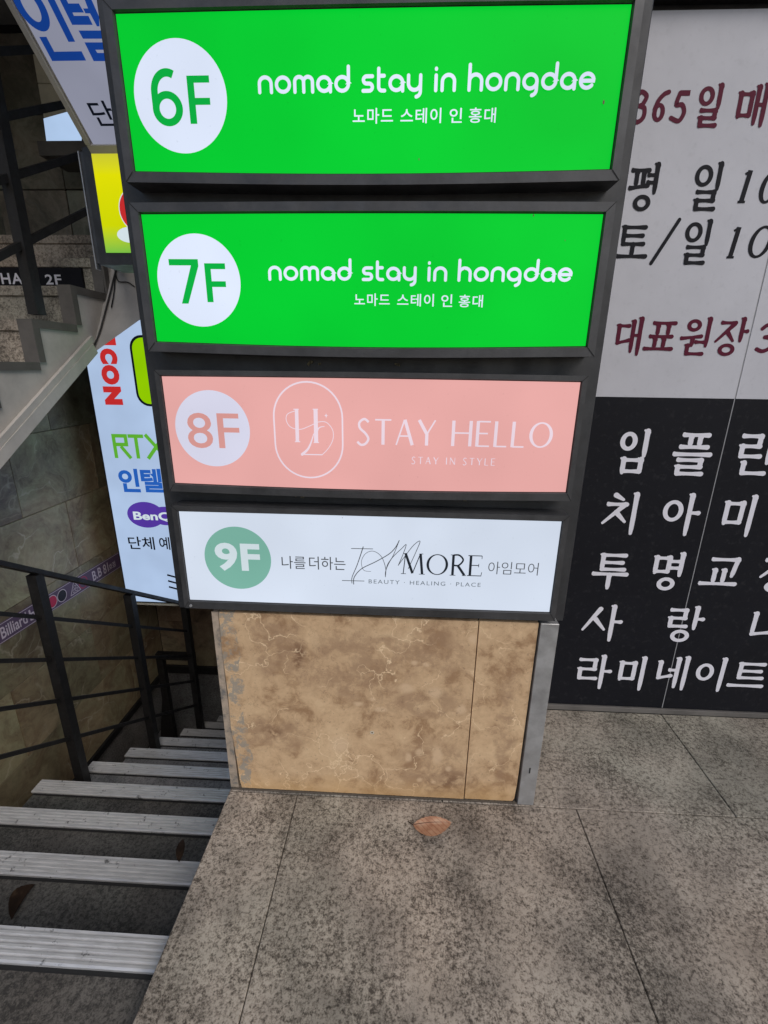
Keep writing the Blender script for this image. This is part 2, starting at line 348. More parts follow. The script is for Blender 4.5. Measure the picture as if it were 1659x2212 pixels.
def font_mesh(text, bold=0.0, space=1.0):
    key = (text, bold, space)
    if key in _cache: return _cache[key]
    cu = bpy.data.curves.new('t', 'FONT'); cu.body = text; cu.size = 1; cu.offset = bold; cu.resolution_u = 4; cu.space_character = space
    o = bpy.data.objects.new('t', cu); COL.objects.link(o); dg = bpy.context.evaluated_depsgraph_get()
    me = bpy.data.meshes.new_from_object(o.evaluated_get(dg)); V = [(v.co.x, v.co.y) for v in me.vertices]; F = [tuple(p_.vertices) for p_ in me.polygons]
    bpy.data.objects.remove(o); bpy.data.curves.remove(cu); bpy.data.meshes.remove(me)
    x0, x1 = min(v[0] for v in V), max(v[0] for v in V); y0, y1 = min(v[1] for v in V), max(v[1] for v in V)
    V = [((a-x0)/(x1-x0), (b-y0)/(y1-y0)) for a, b in V]; _cache[key] = (V, F); return V, F
def text_on(name, text, pl, box, mat, parent, bold=0.0, lift=.0009, space=1.0, rot=0, label=None, shear=0):
    V, F = font_mesh(text, bold, space); a0, a1, b0, b1 = box
    if rot == -90: V = [(b, 1-a) for a, b in V]
    W = [pl.w(a0+(a1-a0)*a+shear*(b1-b0)*b, b0+(b1-b0)*b, lift) for a, b in V]
    o = mesh(name, W, F, mat, parent)
    if label: o['label'] = label
    return o
def pbox(pl, L, R_, T, Bt): return (pl.at(*L)[0], pl.at(*R_)[0], pl.at(*Bt)[1], pl.at(*T)[1])

# ============================================================ GROUND AND PAVEMENT
g = B(); g.add([(-60, -60, -.06), (60, -60, -.06), (60, -1.3, -.06), (-60, -1.3, -.06)], [(0, 1, 2, 3)])
tag(g.obj('ground', M['paving']), kind='structure')
pave = empty('pavement', (0, 0, 0), kind='structure')
b = B(); b.box(-.428, 2.4, -1.3, 1.245, -.12, -.006)
b.obj('bedding', M['grout'], pave)
def slab(x0, x1, y0, y1):
    g_ = .0009; B().box(x0+g_, x1-g_, y0+g_, y1-g_, -.05, random.uniform(-.0008, .0006), .0015).obj('paving_slab', M['paving'], pave)
for (y0, y1) in ((-1.3, -.45), (-.45, .30), (.30, .898)):
    for (x0, x1) in ((-.43, -.252), (-.252, .454), (.454, 1.16), (1.16, 1.87), (1.87, 2.4)):
        if y0 == .30: slab(x0, x1, y0, y1)
        elif y0 == -.45: slab(x0, x1, y0, y1)
        else: slab(x0, x1, y0, y1)
for (x0, x1) in ((-.43, .12), (.12, .845), (.845, 1.55), (1.55, 2.4)): slab(x0, x1, .898, 1.252)

# ============================================================ STAIRCASE GOING DOWN
Y0, Z0, GO, RI, XL, XR = .600, -.045, .27, .184, -1.45, -.434
st = empty('stone_staircase', (-.95, .6, -.045), 'dark granite steps with ribbed metal nosings running down beside the sign pylon', 'staircase')
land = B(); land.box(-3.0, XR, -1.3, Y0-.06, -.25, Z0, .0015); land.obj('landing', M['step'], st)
def nosing(y1, z, x0, x1):
    b = B(); h = .006; prof = [(-.058, 0), (-.058, h)]; k = 5; w_ = .052/k
    for i in range(k):
        a = -.056+i*w_; prof += [(a+.0015, h+.0028), (a+w_*.55, h+.0028), (a+w_*.62, h), (a+w_*.98, h)]
    prof += [(0, h+.001), (0, -.024), (-.003, -.024), (-.003, 0)]
    b.prism(prof, lambda a, c: (x0, y1+a, z+c), lambda a, c: (x1, y1+a, z+c)); return b
for i in range(12):
    y1, z = Y0+GO*i, Z0-RI*i
    if y1 > 3.1: break
    xl = -2.0 if i == 0 else XL
    y0 = Y0-.055 if i == 0 else y1-GO
    s_ = B()
    if i == 0: s_.box(-3.0, XR, Y0-.059, y1-.003, -.25, Z0-.0004)
    else: s_.box(XL, XR, y0-.004, y1-.003, z-RI-.05, z, .001)
    so_ = s_.obj('step', M['step'] if i < 4 else M['side'], st)  # lower steps get paler granite, standing in for light-box light on them
    nosing(y1, z, -1.46 if i else -3.0, XR).obj('nosing', M['alu'], so_)
    B().box(-1.45 if i else -3.0, XR, y1-.066, y1-.0585, z, z+.0012).obj('dark_strip', M['black_gap'], so_)  # thin dark strip along the near edge of each nosing
fl = B(); fl.box(-1.9, -1.452, .55, 3.1, -1.85, -1.75); fl.box(-1.452, -.43, 2.9, 3.1, -1.86, -1.80)
tag(fl.obj('lower_floor', M['side']), kind='structure')
# wall that carries the pavement edge and the pylon, beside the stairs
rw = empty('stair_side_wall', (-.43, 1, -1.8), 'plain granite wall below the pavement edge on the right of the steps', 'wall')
b = B(); b.box(-.4325, -.39, -1.3, 3.1, -1.85, -.125); b.box(-.4325, -.36, 1.16, 3.1, -.12, 3.1); b.obj('wall_face', M['side'], rw)

# ============================================================ MARBLE WALLS OF THE STAIRWELL
XM = -1.9
mw = empty('marble_wall', (XM, 1.8, -1.75), 'olive brown marble tiled wall on the left of the stairwell, under the white stair slab', 'wall')
b = B(); b.box(XM-.12, XM-.012, .2, 3.22, -1.75, 1.2); b.obj('wall_core', M['grout'], mw)
b = B(); b.box(XM-.012, XM-.004, .2, 3.1, -1.75, -1.345); b.obj('granite_base', M['side'], mw)
b = B(); b.box(XM-.012, XM+.012, .2, 3.1, -1.345, -1.295, .002); b.obj('skirting', M['iron'], mw)
tw, th = .60, .40
proto = None
for r in range(6):
    z0 = -1.293+r*th
    for c in range(-1, 6):
        y0 = .30+c*tw+(.3 if r % 2 else 0); a0, a1 = max(y0, .2), min(y0+tw, 3.1)
        if a1-a0 < .05: continue
        d = random.uniform(0, .003)
        B().box(XM-.014, XM-d, a0+.0015, a1-.0015, z0+.0015, min(z0+th, 1.1)-.0015, .001).obj('marble_tile', M['marble'], mw)
YF = 3.10
fw = empty('end_wall', (-1.2, YF, -1.8), 'dark brown marble wall closing the foot of the steps behind the railing', 'wall')
b = B(); b.box(-1.9, -.36, YF+.012, YF+.12, -1.86, 1.2); b.obj('wall_core', M['grout'], fw)
b = B(); b.box(-1.9, -.36, YF+.004, YF+.012, -1.86, -1.345); b.obj('granite_base', M['side'], fw)
b = B(); b.box(-1.886, -.36, YF-.012, YF+.012, -1.345, -1.275, .002); b.obj('skirting', M['iron'], fw)
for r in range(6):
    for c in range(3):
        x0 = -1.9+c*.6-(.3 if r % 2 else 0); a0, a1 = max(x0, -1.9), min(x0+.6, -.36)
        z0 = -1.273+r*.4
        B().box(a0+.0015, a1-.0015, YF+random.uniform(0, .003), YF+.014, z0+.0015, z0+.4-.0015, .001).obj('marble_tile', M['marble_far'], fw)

# purple strip on the marble wall
sx = PX(XM+.004)
ws = empty('wall_strip_sign', (XM+.004, 2.0, -.2), 'purple strip sign reading Billiard ball with ball pictures, running along the marble wall', 'sign')
A = sx.at(0, 1383); A2 = sx.at(0, 1345)
zb0, zb1 = -.232, -.128
stp = [(1.5, zb0+.012), (2.9, zb0-.030), (2.9, zb0+.078), (1.5, zb0+.106)]
B().prism(stp, lambda a, c: sx.w(a, c, -.004), lambda a, c: sx.w(a, c, 0)).obj('strip', M['stripe'], ws)
def sz(y, f): t = (y-1.5)/1.4; lo = zb0+.012-.042*t; hi = zb0+.106-.028*t; return lo+(hi-lo)*f
def sbox(y0, y1, f0, f1): return (y0, y1, sz((y0+y1)/2, f0), sz((y0+y1)/2, f1))
ik = Ink(sx); ik.stroke([(1.5, sz(1.5, .04)), (2.9, sz(2.9, .04))], .003, cap=False); ik.stroke([(1.5, sz(1.5, .96)), (2.9, sz(2.9, .96))], .003, cap=False)
ik.obj('border_line', M['stripe_line'], ws)
q3 = zm(0, 1200, 2.37)
def sy(X, Y): return sx.at(*q3(X, Y))[0]
t_ = sbox(sy(5, 1560), sy(185, 1440), .2, .82); text_on('lettering', 'Billiard', sx, t_, M['stripe_line'], ws, .015)
t_ = sbox(sy(208, 1450), sy(330, 1380), .2, .82); text_on('lettering', 'ball', sx, t_, M['stripe_line'], ws, .015)
for X_, mk in ((355, 'dot_red'), (432, 'dot_black'), (598, 'stripe')):
    yy = sy(X_, 1300); rr = .034; ry = .034; zz = sz(yy, .5)
    i1 = Ink(sx, .0009); i1.disc(yy, zz, rr, ry); i1.obj('ball_picture', M[mk], ws)
    i2 = Ink(sx, .0012); i2.ring(yy, zz, rr, ry, .0045); i2.obj('ring_line', M['stripe_line'] if mk != 'stripe' else M['dot_red'], ws)
yy = sy(522, 1250); zz = sz(yy, .5)
i2 = Ink(sx, .0012); i2.stroke([(yy-.042, zz-.032), (yy, zz+.04), (yy+.042, zz-.032), (yy-.042, zz-.032)], .0045)
for a, c in ((-.012, -.016), (.012, -.016), (0, .004)): i2.ring(yy+a, zz+c, .009, .009, .003, 16)
i2.obj('rack_picture', M['stripe_line'], ws)
t_ = sbox(sy(640, 1150), sy(705, 1130), .2, .8); text_on('lettering', 'B.B', sx, t_, M['stripe_line'], ws, .015)
t_ = sbox(sy(715, 1110), sy(752, 1100), .2, .8); text_on('lettering', '81', sx, t_, M['stripe_line'], ws, .015)
t_ = sbox(sy(757, 1100), sy(803, 1090), .25, .62); text_on('lettering', '호점', sx, t_, M['stripe_line'], ws, .01)

# ============================================================ RAILING BESIDE THE STEPS
XRL = -1.42
rl = empty('stair_railing', (XRL, 1.56, -.8), 'black iron railing with thin rails on the left edge of the steps going down', 'railing')
ph = B(); ph.box(XRL-.02, XRL+.02, 1.54, 1.58, -.82, .27)
p0 = ph.obj('post', M['iron'], rl, at=(XRL, 1.56, -.82))
for k in (-2, -1, 1, 2): clone(p0, rl, (XRL, 1.56+.538*k, -.82-.3665*k))
sl_ = -.6815
def rail_z(y, h): return .283+h+(y-1.56)*sl_
b = B(); b.bar((XRL, .45, rail_z(.45, 0)), (XRL, 2.66, rail_z(2.66, 0)), .045, .018); b.obj('handrail', M['iron'], rl)
for h in (-.205, -.40, -.60, -.80):
    b = B(); b.bar((XRL, .45, rail_z(.45, h)), (XRL, 2.64, rail_z(2.64, h)), .010, .016); b.obj('rail', M['iron'], rl)
# return of the railing at the foot
rt = empty('short_railing', (-1.7, 2.72, -1.5), 'short black iron railing piece turning left at the foot of the steps', 'railing')
pc = PY(2.72)
a = pc.at(*q3(1115, 1720)); b_ = pc.at(*q3(1160, 2300))
b = B(); b.box(a[0]-.024, a[0]+.024, 2.70, 2.74, -1.74, a[1]); b.obj('post', M['iron'], rt)
b = B(); b.box(a[0]-.024, XRL-.022, 2.70, 2.74, a[1]-.005, a[1]+.04); b.obj('top_rail', M['iron'], rt)
b = B(); b.prism([(a[0]-.11, -1.74), (a[0]-.02, -1.74), (a[0]-.024, -1.25)], lambda x, z: (x, 2.71, z), lambda x, z: (x, 2.73, z)); b.obj('shadow_wedge', M['iron'], rt)  # dark wedge modelled where a shadow lies beside the post

# ============================================================ STAIRCASE GOING UP
XS = -1.60
us = empty('upper_staircase', (XS-.6, 2.0, 0), 'speckled stone stairs going up with a white plastered side slab at the left', 'staircase')
def uz(k): return 1.05+.175*k
def uy(k): return 2.03+.283*k
for k in range(-6, 4):
    b = B(); b.box(-2.98, XS-.045, uy(k)+.012, uy(k+1)+.03 if k < 3 else 3.75, uz(k)-.05, uz(k+1)-.046)
    o = b.obj('step', M['riser'], us)
    b = B(); b.box(-2.98, XS-.045, uy(k), uy(k+1)+.012 if k < 3 else 3.74, uz(k+1)-.044, uz(k+1), .003); b.obj('tread_slab', M['riser'], o)
prof = []
for k in range(-6, 3): prof += [(uy(k), uz(k)), (uy(k), uz(k+1))]
prof = prof[0:]
lowline = lambda y: .671+(y-1.72)*.6265
pts = [(uy(-6)-.05, -.045)]+[p_ for p_ in prof]
# side slab: zigzag top, sloping foot
top = []
for k in range(-6, 3): top += [(uy(k), uz(k)-.0), (uy(k), uz(k+1))]
outline = [(uy(-6), -.04)]+top[1:]
kend = 2.62
outline = [q for q in outline if q[0] <= kend]+[(2.72, uz(3)), (2.74, 1.55), (2.58, 1.39), (2.405, 1.10), (2.40, lowline(2.40)), (.66, -.04)]
b = B(); b.prism(outline, lambda y, z: (XS-.05, y, z), lambda y, z: (XS, y, z)); b.obj('side_slab', M['white_paint'], us)
b = B(); b.prism([(2.4, lowline(2.4)), (.66, -.04), (.50, -.04), (2.4, lowline(2.4)+.1)], lambda y, z: (-2.98, y, z), lambda y, z: (XS-.052, y, z)); b.obj('soffit', M['fascia'], us)
tr = B(); t = .03
for k in range(-6, 3):
    tr.box(XS-.056, XS+.010, uy(k)-.008, uy(k)+t, uz(k)+.004, uz(k+1)+.004)
    if uy(k+1) < 2.7: tr.box(XS-.056, XS+.0095, uy(k)+t, uy(k+1)-.008, uz(k+1)-t, uz(k+1)+.004)
tr.obj('zigzag_trim', M['trim'], us)
tr = B()
for d, wd in ((.028, .05), (.075, .028)):
    pA, pB = (1.0, lowline(1.0)+d), (2.40, lowline(2.40)+d)
    tr.bar((XS+.010, pA[0], pA[1]), (XS+.010, pB[0], pB[1]), .022-.006*(d > .05), wd)
tr.obj('lower_moulding', M['white_paint'], us)
# leaning face that turns from the side slab towards the right
fa = [(XS, 2.40, 1.097), (XS, 2.58, 1.39), (XS, 2.76, 1.62), (-.5, 2.76, 1.95), (-.5, 2.62, 1.62), ]
v0 = Vector((XS, 2.40, 1.10)); v1 = Vector((XS, 2.76, 1.68))
d_ = (v1-v0)
fp = Plane(v0, (1, 0, 0), d_)
e1 = fp.at(300, 692); 
fo = [(0, 0), e1, (e1[0]+.7, e1[1]+.45), (e1[0]+.7, 1.3), (0, 1.3)]
b = B(); b.prism(fo, lambda a, c: fp.w(a, c, 0)+Vector((0, .05, .03)), lambda a, c: fp.w(a, c, 0)); b.obj('leaning_fascia', M['fascia'], us)

# black board with floor lettering on one riser
yb = uy(2); pb = PY(yb-.006)
zz = zm(0, 600, 3.16)
fs = empty('floor_sign', (-2.2, yb-.006, uz(2)), 'black riser board with white letters HAIR 2F on the upper stone stairs', 'sign')
e = pb.at(*zz(757, 660)); B().box(-2.95, e[0], yb-.006, yb+.011, uz(2)+.002, uz(3)-.047).obj('board', M['ink_black'], fs)
t_ = pbox(pb, zz(12, 690), zz(345, 690), zz(180, 632), zz(180, 735)); text_on('lettering', 'HAIR', pb, t_, M['ink_white'], fs, .02, space=1.15)
t_ = pbox(pb, zz(420, 690), zz(568, 690), zz(480, 645), zz(480, 738)); text_on('lettering', '2F', pb, t_, M['ink_white'], fs, .02, space=1.1)

# its railing
ur = empty('upper_railing', (XS-.03, 2.1, 1.2), 'thick black iron railing rising along the upper stone stairs', 'railing')
xr = XS-.03; pr = PX(xr)
for u, v, s_ in ((108, 915, .052), (118, 330, .0)):
    if not s_: continue
    a = pr.at(u/1.35624, v/1.35624); B().box(xr-.022, xr+.022, a[0]-.026, a[0]+.026, a[1]-.01, 3.0).obj('post', M['iron'], ur)
B().box(xr-.022, xr+.022, 2.80, 2.85, 1.75, 2.7).obj('post', M['iron'], ur)
for (u0, v0_, u1, v1_) in ((0, 749, 278, 606), (0, 527, 262, 447), (6, 343, 187, 306), (0, 150, 80, 146)):
    a = pr.at(u0/1.35624, v0_/1.35624); c_ = pr.at(u1/1.35624, v1_/1.35624); k = (c_[1]-a[1])/(c_[0]-a[0])
    y0, y1 = .9, 2.95
    B().bar((xr, y0, a[1]+k*(y0-a[0])), (xr, y1, a[1]+k*(y1-a[0])), .02, .028).obj('rail', M['iron'], ur)

# dark wall behind the upper stairs
dw = empty('dark_back_wall', (-2.2, 3.75, 0), 'dark grey stone block wall behind the upper stairs', 'wall')
b = B(); b.box(-3.1, -.36, 3.77, 3.9, -.2, 3.2); b.obj('wall_core', M['black_gap'], dw)
for r in range(4):
    for c in range(5):
        x0, z0 = -3.05+c*.55, 1.35+r*.45
        B().box(x0+.004, x0+.546, 3.752+random.uniform(0, .004), 3.772, z0+.004, z0+.446, .003).obj('stone_block', M['dark_stone'], dw)
lw = empty('stairwell_left_wall', (-3.0, 1.5, 0), 'dark stone wall on the far left of the upper stairs', 'wall')
b = B(); b.box(-3.12, -3.03, -.3, 3.9, -.2, 3.2); b.obj('wall_core', M['black_gap'], lw)
for r in range(6):
    for c in range(7):
        y0, z0 = -.3+c*.58, -.05+r*.45
        B().box(-3.032, -3.01, y0+.004, y0+.576, z0+.004, z0+.446, .003).obj('stone_block', M['dark_stone'], lw)

# cream tile pier and lit box deep inside
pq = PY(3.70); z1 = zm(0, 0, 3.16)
cp_ = empty('cream_pier', (-2.4, 3.70, 1.7), 'cream tiled pier, paled to look lit, beside the dark stone wall at top left', 'wall')
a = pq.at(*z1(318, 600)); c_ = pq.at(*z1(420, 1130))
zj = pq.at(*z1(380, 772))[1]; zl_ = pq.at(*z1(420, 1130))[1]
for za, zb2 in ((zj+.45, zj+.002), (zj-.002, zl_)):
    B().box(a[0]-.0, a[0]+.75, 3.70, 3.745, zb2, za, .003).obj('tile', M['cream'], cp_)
pl3 = PY(3.45)
P = [pl3.at(*z1(*q)) for q in ((402, 1097), (640, 1030), (760, 1235), (752, 1342), (435, 1345))]
lb = empty('small_lightbox', (P[4][0], 3.45, P[4][1]), 'pale blue lit box sign glowing behind the upper railing at top left', 'light box')
b = B(); b.prism(P, lambda a, c: pl3.w(a, c, -.12), lambda a, c: pl3.w(a, c, -.003)); b.obj('housing', M['iron'], lb)
ik = Ink(pl3, 0); ik.poly(P[::-1][::-1]); ik.obj('lit_face', M['l_window'], lb)
b = B(); b.box(P[4][0]-.0, P[4][0]+.5, 3.36, 3.62, P[4][1]-.09, P[4][1]-.012); b.obj('shelf', M['trim'], lb)

# ============================================================ TALL LIT BOARD AT THE FOOT (CON / RTX)
YB = 2.60; pb = PY(YB); q4 = zm(250, 1100, 3.159)
bd = empty('tall_lightbox', (-1.3, YB, -.37), 'tall pale blue lit board reading RTX, behind the railing left of the pylon', 'light box')
xl_ = pb.at(195, 805)[0]; xl2 = pb.at(270, 1283)[0]; xb = (xl_+xl2)/2; zb = pb.at(330, 1300)[1]; zt = 1.36
B().box(xb-.012, -.62, YB+.004, YB+.11, zb-.012, zt+.012, .003).obj('housing', M['iron'], bd)
B().box(xb, -.635, YB, YB+.003, zb, zt).obj('lit_face', M['l_board'], bd)
B().box(xb+.03, -.65, YB+.01, YB+.10, zb-.030, zb-.013).obj('bottom_ledge', M['cream'], bd)
zz = zm(0, 600, 3.16)
# red letters turned on their side, reading downwards
t_ = pbox(pb, zz(925, 1400), zz(1085, 1400), zz(1000, 1330), zz(1000, 1475)); text_on('lettering', 'C', pb, t_, M['l_red'], bd, .085, rot=-90)
t_ = pbox(pb, zz(940, 1570), zz(1105, 1570), zz(1020, 1482), zz(1020, 1665)); text_on('lettering', 'O', pb, t_, M['l_red'], bd, .085, rot=-90)
t_ = pbox(pb, zz(965, 1770), zz(1130, 1770), zz(1050, 1682), zz(1050, 1852)); text_on('lettering', 'N', pb, t_, M['l_red'], bd, .085, rot=-90)
t_ = pbox(pb, zz(905, 1240), zz(1068, 1240), zz(980, 1180), zz(980, 1300)); text_on('lettering', 'I', pb, t_, M['l_red'], bd, .07, rot=-90)
# lime badge with a dark outline
la = pb.at(*zz(1212, 1400)); lt = pb.at(*zz(1260, 1205)); lbm = pb.at(*zz(1330, 1865))
def rrect(x0, x1, z0, z1, r, n_=6):
    P = []
    for cx, cz, a0 in ((x1-r, z1-r, 0), (x0+r, z1-r, 90), (x0+r, z0+r, 180), (x1-r, z0+r, 270)):
        P += [(cx+r*math.cos(math.radians(a0+90*i/n_)), cz+r*math.sin(math.radians(a0+90*i/n_))) for i in range(n_+1)]
    return P
ik = Ink(pb, .0006); ik.poly(rrect(la[0], la[0]+.42, lbm[1], lt[1], .07)); ik.obj('badge_outline', M['l_black'], bd)
ik = Ink(pb, .0012); ik.poly(rrect(la[0]+.013, la[0]+.407, lbm[1]+.013, lt[1]-.013, .06)); ik.obj('badge', M['l_lime'], bd)
t_ = pbox(pb, q4(258, 640), q4(400, 700), q4(330, 545), q4(330, 760))
ik = Ink(pb, .0009); x0 = pb.at(*q4(255, 640))[0]; x1 = pb.at(*q4(400, 640))[0]; z1_ = pb.at(*q4(330, 542))[1]; z0_ = pb.at(*q4(330, 765))[1]; w_ = .021; W = x1-x0
ik.stroke([(x0+w_/2, z0_), (x0+w_/2, z1_-w_/2), (x1-.012, z1_-w_/2), (x1-.012, (z0_+z1_)/2+.01), (x0+w_, (z0_+z1_)/2+.01)], w_, cap=False); ik.stroke([(x0+W*.5, (z0_+z1_)/2), (x1+.004, z0_)], w_, cap=False)
xt = pb.at(*q4(475, 640))[0]; ik.stroke([(xt, z0_), (xt, z1_)], w_, cap=False); ik.stroke([(xt-.046, z1_-w_/2), (xt+.046, z1_-w_/2)], w_, cap=False)
xx = pb.at(*q4(565, 640))[0]; ik.stroke([(xx, z1_), (xx+.115, z0_)], w_, cap=False); ik.stroke([(xx+.115, z1_), (xx, z0_)], w_, cap=False)
ik.obj('lettering', M['l_rtx'], bd)
t_ = pbox(pb, q4(310, 960), q4(500, 970), q4(400, 862), q4(430, 1080)); text_on('lettering', '인', pb, t_, M['l_blue'], bd, .035)
t_ = pbox(pb, q4(515, 960), q4(715, 970), q4(600, 862), q4(620, 1082)); text_on('lettering', '텔', pb, t_, M['l_blue'], bd, .032)
ce = pb.at(*q4(560, 1290)); ex = ce[0]-pb.at(*q4(390, 1290))[0]; ey = pb.at(*q4(560, 1170))[1]-ce[1]
ik = Ink(pb, .0006); ik.disc(ce[0], ce[1], ex, ey); ik.disc(ce[0]+ex*1.05, ce[1]-ey*.05, ex*.8, ey*.72); ik.obj('oval_badge', M['l_purple'], bd)
t_ = pbox(pb, q4(447, 1310), q4(800, 1310), q4(600, 1262), q4(600, 1352)); text_on('lettering', 'BenQ', pb, t_, M['l_wh9'], bd, .03, lift=.0013)
t_ = pbox(pb, q4(400, 1550), q4(640, 1550), q4(520, 1492), q4(520, 1610)); text_on('lettering', '단체', pb, t_, M['l_black'], bd, .012)
t_ = pbox(pb, q4(685, 1555), q4(905, 1555), q4(740, 1495), q4(740, 1612)); text_on('lettering', '예약', pb, t_, M['l_black'], bd, .012)
ik = Ink(pb, .0009)
for i in range(3):
    a = pb.at(*q4(758+i*8, 1845+i*55)); ik.stroke([(a[0], a[1]), (a[0]+.13, a[1]-.035)], .012, cap=False)
ik.obj('slanted_lines', M['l_black'], bd)

# ============================================================ YELLOW LIT BOX AND LEANING BOARD BEHIND THE PYLON
YY = 1.60; py = PY(YY)
a = py.at(205, 332); c_ = py.at(235, 548); xy = a[0]-.002; zt = a[1]; zb = c_[1]
yb_ = empty('yellow_lightbox', (-.7, YY, zb), 'narrow lit yellow box sign with a red spot, just left of the pylon', 'light box')
B().box(xy-.028, -.44, YY-.012, YY+.12, zb-.034, zt+.012).obj('housing', M['body'], yb_)
B().box(xy, -.46, YY-.016, YY-.0125, zb, zt).obj('lit_face', M['l_yellow'], yb_)
pyy = PY(YY-.016); rc = pyy.at(*z1(1103, 1945)); rc = (rc[0]+.064, rc[1]); ik = Ink(pyy, .001); ik.disc(rc[0], rc[1], .064); ik.obj('spot_edge', M['l_wh9'], yb_)
ik = Ink(pyy, .0014); ik.disc(rc[0], rc[1], .0615); ik.obj('red_spot', M['l_red'], yb_)
rc = pyy.at(*z1(1085, 2175)); ik = Ink(pyy, .0006); ik.disc(rc[0]+.045, rc[1], .045, .022); ik.obj('pale_patch', M['l_wh9'], yb_)
B().box(xy-.045, xy-.030, YY-.002, YY+.10, zb-.03, zt+.006, .002).obj('side_channel', M['frame'], yb_)
B().box(xy-.049, xy-.0455, YY-.004, YY+.02, zb-.045, zt+.006).obj('channel_highlight', M['steel'], yb_)  # thin bright strip put in for the highlight along the channel
# leaning board: top leans out over the stairs towards the street
L0 = CAM+ray(205, 326)*((YY-.02-CAM.y)/ray(205, 326).y)
r1 = ray(26, 0); P1 = CAM+r1*(L0.x/r1.x)
dirv = (P1-L0).normalized()
lp = Plane(L0, (1, 0, 0), dirv)
le = empty('leaning_signboard', tuple(L0), 'white signboard with big blue Korean letters leaning out at top left behind the pylon', 'signboard')
B().add(*(lambda q: (q.V, q.F))(B().prism([(0, 0), (.6, 0), (.6, .95), (0, .95)], lambda a, c: lp.w(a, c, -.05), lambda a, c: lp.w(a, c, -.003)))).obj('housing', M['fascia'], le)
B().prism([(.006, .018), (.6, .018), (.6, .95), (.006, .95)], lambda a, c: lp.w(a, c, -.0025), lambda a, c: lp.w(a, c, 0)).obj('face', M['l_board2'], le)
B().prism([(-.012, -.004), (.6, -.004), (.6, .018), (-.012, .018)], lambda a, c: lp.w(a, c, -.055), lambda a, c: lp.w(a, c, .006)).obj('bottom_edge', M['fascia'], le)
B().prism([(-.014, .019), (-.001, .019), (-.001, .95), (-.014, .95)], lambda a, c: lp.w(a, c, -.055), lambda a, c: lp.w(a, c, .006)).obj('side_edge', M['fascia'], le)
z4 = zm(0, 0, 4.1475)
def lq(X, Y): return lp.at(*z4(X, Y))
ik = Ink(lp, .0006)
ik.ring(.0365, .306, .0262, .0350, .0170)
ik.stroke([(.0937, .243), (.0937, .352)], .0170, cap=False)
ik.stroke([(.0270, .2530), (.0270, .2160), (.1068, .2160)], .0180, cap=False)
for P_ in ([(700, -60), (785, -60), (950, 300), (878, 300)], [(806, 40), (960, 40), (1022, 150), (866, 150)], [(890, 190), (1075, 190), (1128, 300), (940, 300)],
           [(1010, -60), (1090, -60), (1205, 200), (1210, 318), (1180, 318), (1095, 160), (1040, 160), (1010, 100), (1070, 100)],
           [(955, 368), (1300, 368), (1340, 468), (1010, 468)], [(1028, 512), (1330, 512), (1360, 602), (1160, 602), (1185, 640), (1380, 640), (1430, 740), (1140, 740)]):
    ik.poly([lq(*q_) for q_ in P_[::-1]])
ik.obj('lettering', M['l_blue2'], le)
t_ = (lq(1140, 1390)[0]-.004, lq(1345, 1400)[0]+.01, lq(1240, 1530)[1], lq(1190, 1220)[1])
text_on('lettering', '단', lp, t_, M['l_black'], le, .012)
t2 = (t_[1]+.012, t_[1]+.012+(t_[1]-t_[0]), t_[2], t_[3]); text_on('lettering', '체', lp, t2, M['l_black'], le, .012)

# cables hanging from the yellow box
for name_, pts_, r_, lab in (('hanging_cable', [(345, 790), (330, 850), (312, 920), (295, 980), (279, 1020)], .0042, 'thick black cable hanging from the yellow box down the white stair slab'),
                             ('hanging_cable', [(342, 800), (338, 860), (330, 905)], .003, 'short thin black cable end beside the longer hanging cable'),
                             ('hanging_cable', [(340, 795), (350, 828), (378, 832), (398, 845)], .003, 'thin black cable looping right towards the pylon edge')):
    pc_ = fp; P = [fp.w(*fp.at(u/1.35624, v/1.35624), .012) for u, v in pts_]
    top_ = Vector((-.93, 1.66, zb-.03))
    o = B().tube([tuple(x) for x in smoothpts(P, 6)], r_, 6).obj(name_, M['cable'], None); tag(o, lab, 'cable', None)
# bracket that carries the yellow box
bk = B(); pp = fp.w(*fp.at(262, 575), .03); bk.bar((-.90, YY+.1, zb-.02), tuple(pp), .04, .03); bk.bar((-.9, YY+.1, zb-.03), (-.55, YY+.1, zb-.03), .05, .05); bk.obj('bracket', M['iron'], yb_)

# ============================================================ RIGHT: WALL WITH PRINTED PANELS
YW = 1.257; pw = PY(YW)
sw = empty('shopfront_wall', (1.4, YW+.02, 0), 'dark wall behind the printed panels on the right', 'wall')
B().box(-.35, 2.4, YW+.012, YW+.2, -.1, 3.2).obj('wall_core', M['body'], sw)
B().box(-.35, 2.4, YW-.03, YW+.011, 1.785, 3.1, .003).obj('upper_beam', M['iron'], sw)
B().box(-.35, 2.4, YW-.006, YW+.011, .001, .018, .001).obj('sill_strip', M['trim'], sw)
bn = empty('printed_panels', (.85, YW, .02), 'white over black printed panels with Korean dental clinic text right of the pylon', 'signboard')
ZS, ZT, ZB_ = .985, 1.771, .020; SEAM = .848
for (x0, x1) in ((.16, SEAM-.0018), (SEAM+.0018, 1.62), (1.6224, 2.35)):
    B().box(x0, x1, YW, YW+.010, ZS+.0002, ZT).obj('panel', M['print_white'], bn)['label'] = 'white upper panel'
    B().box(x0, x1, YW, YW+.010, ZB_, ZS).obj('panel', M['print_black'], bn)['label'] = 'black lower panel'
B().box(SEAM-.0018, SEAM+.0018, YW+.0012, YW+.0105, ZB_, ZT).obj('seam', M['seam'], bn)

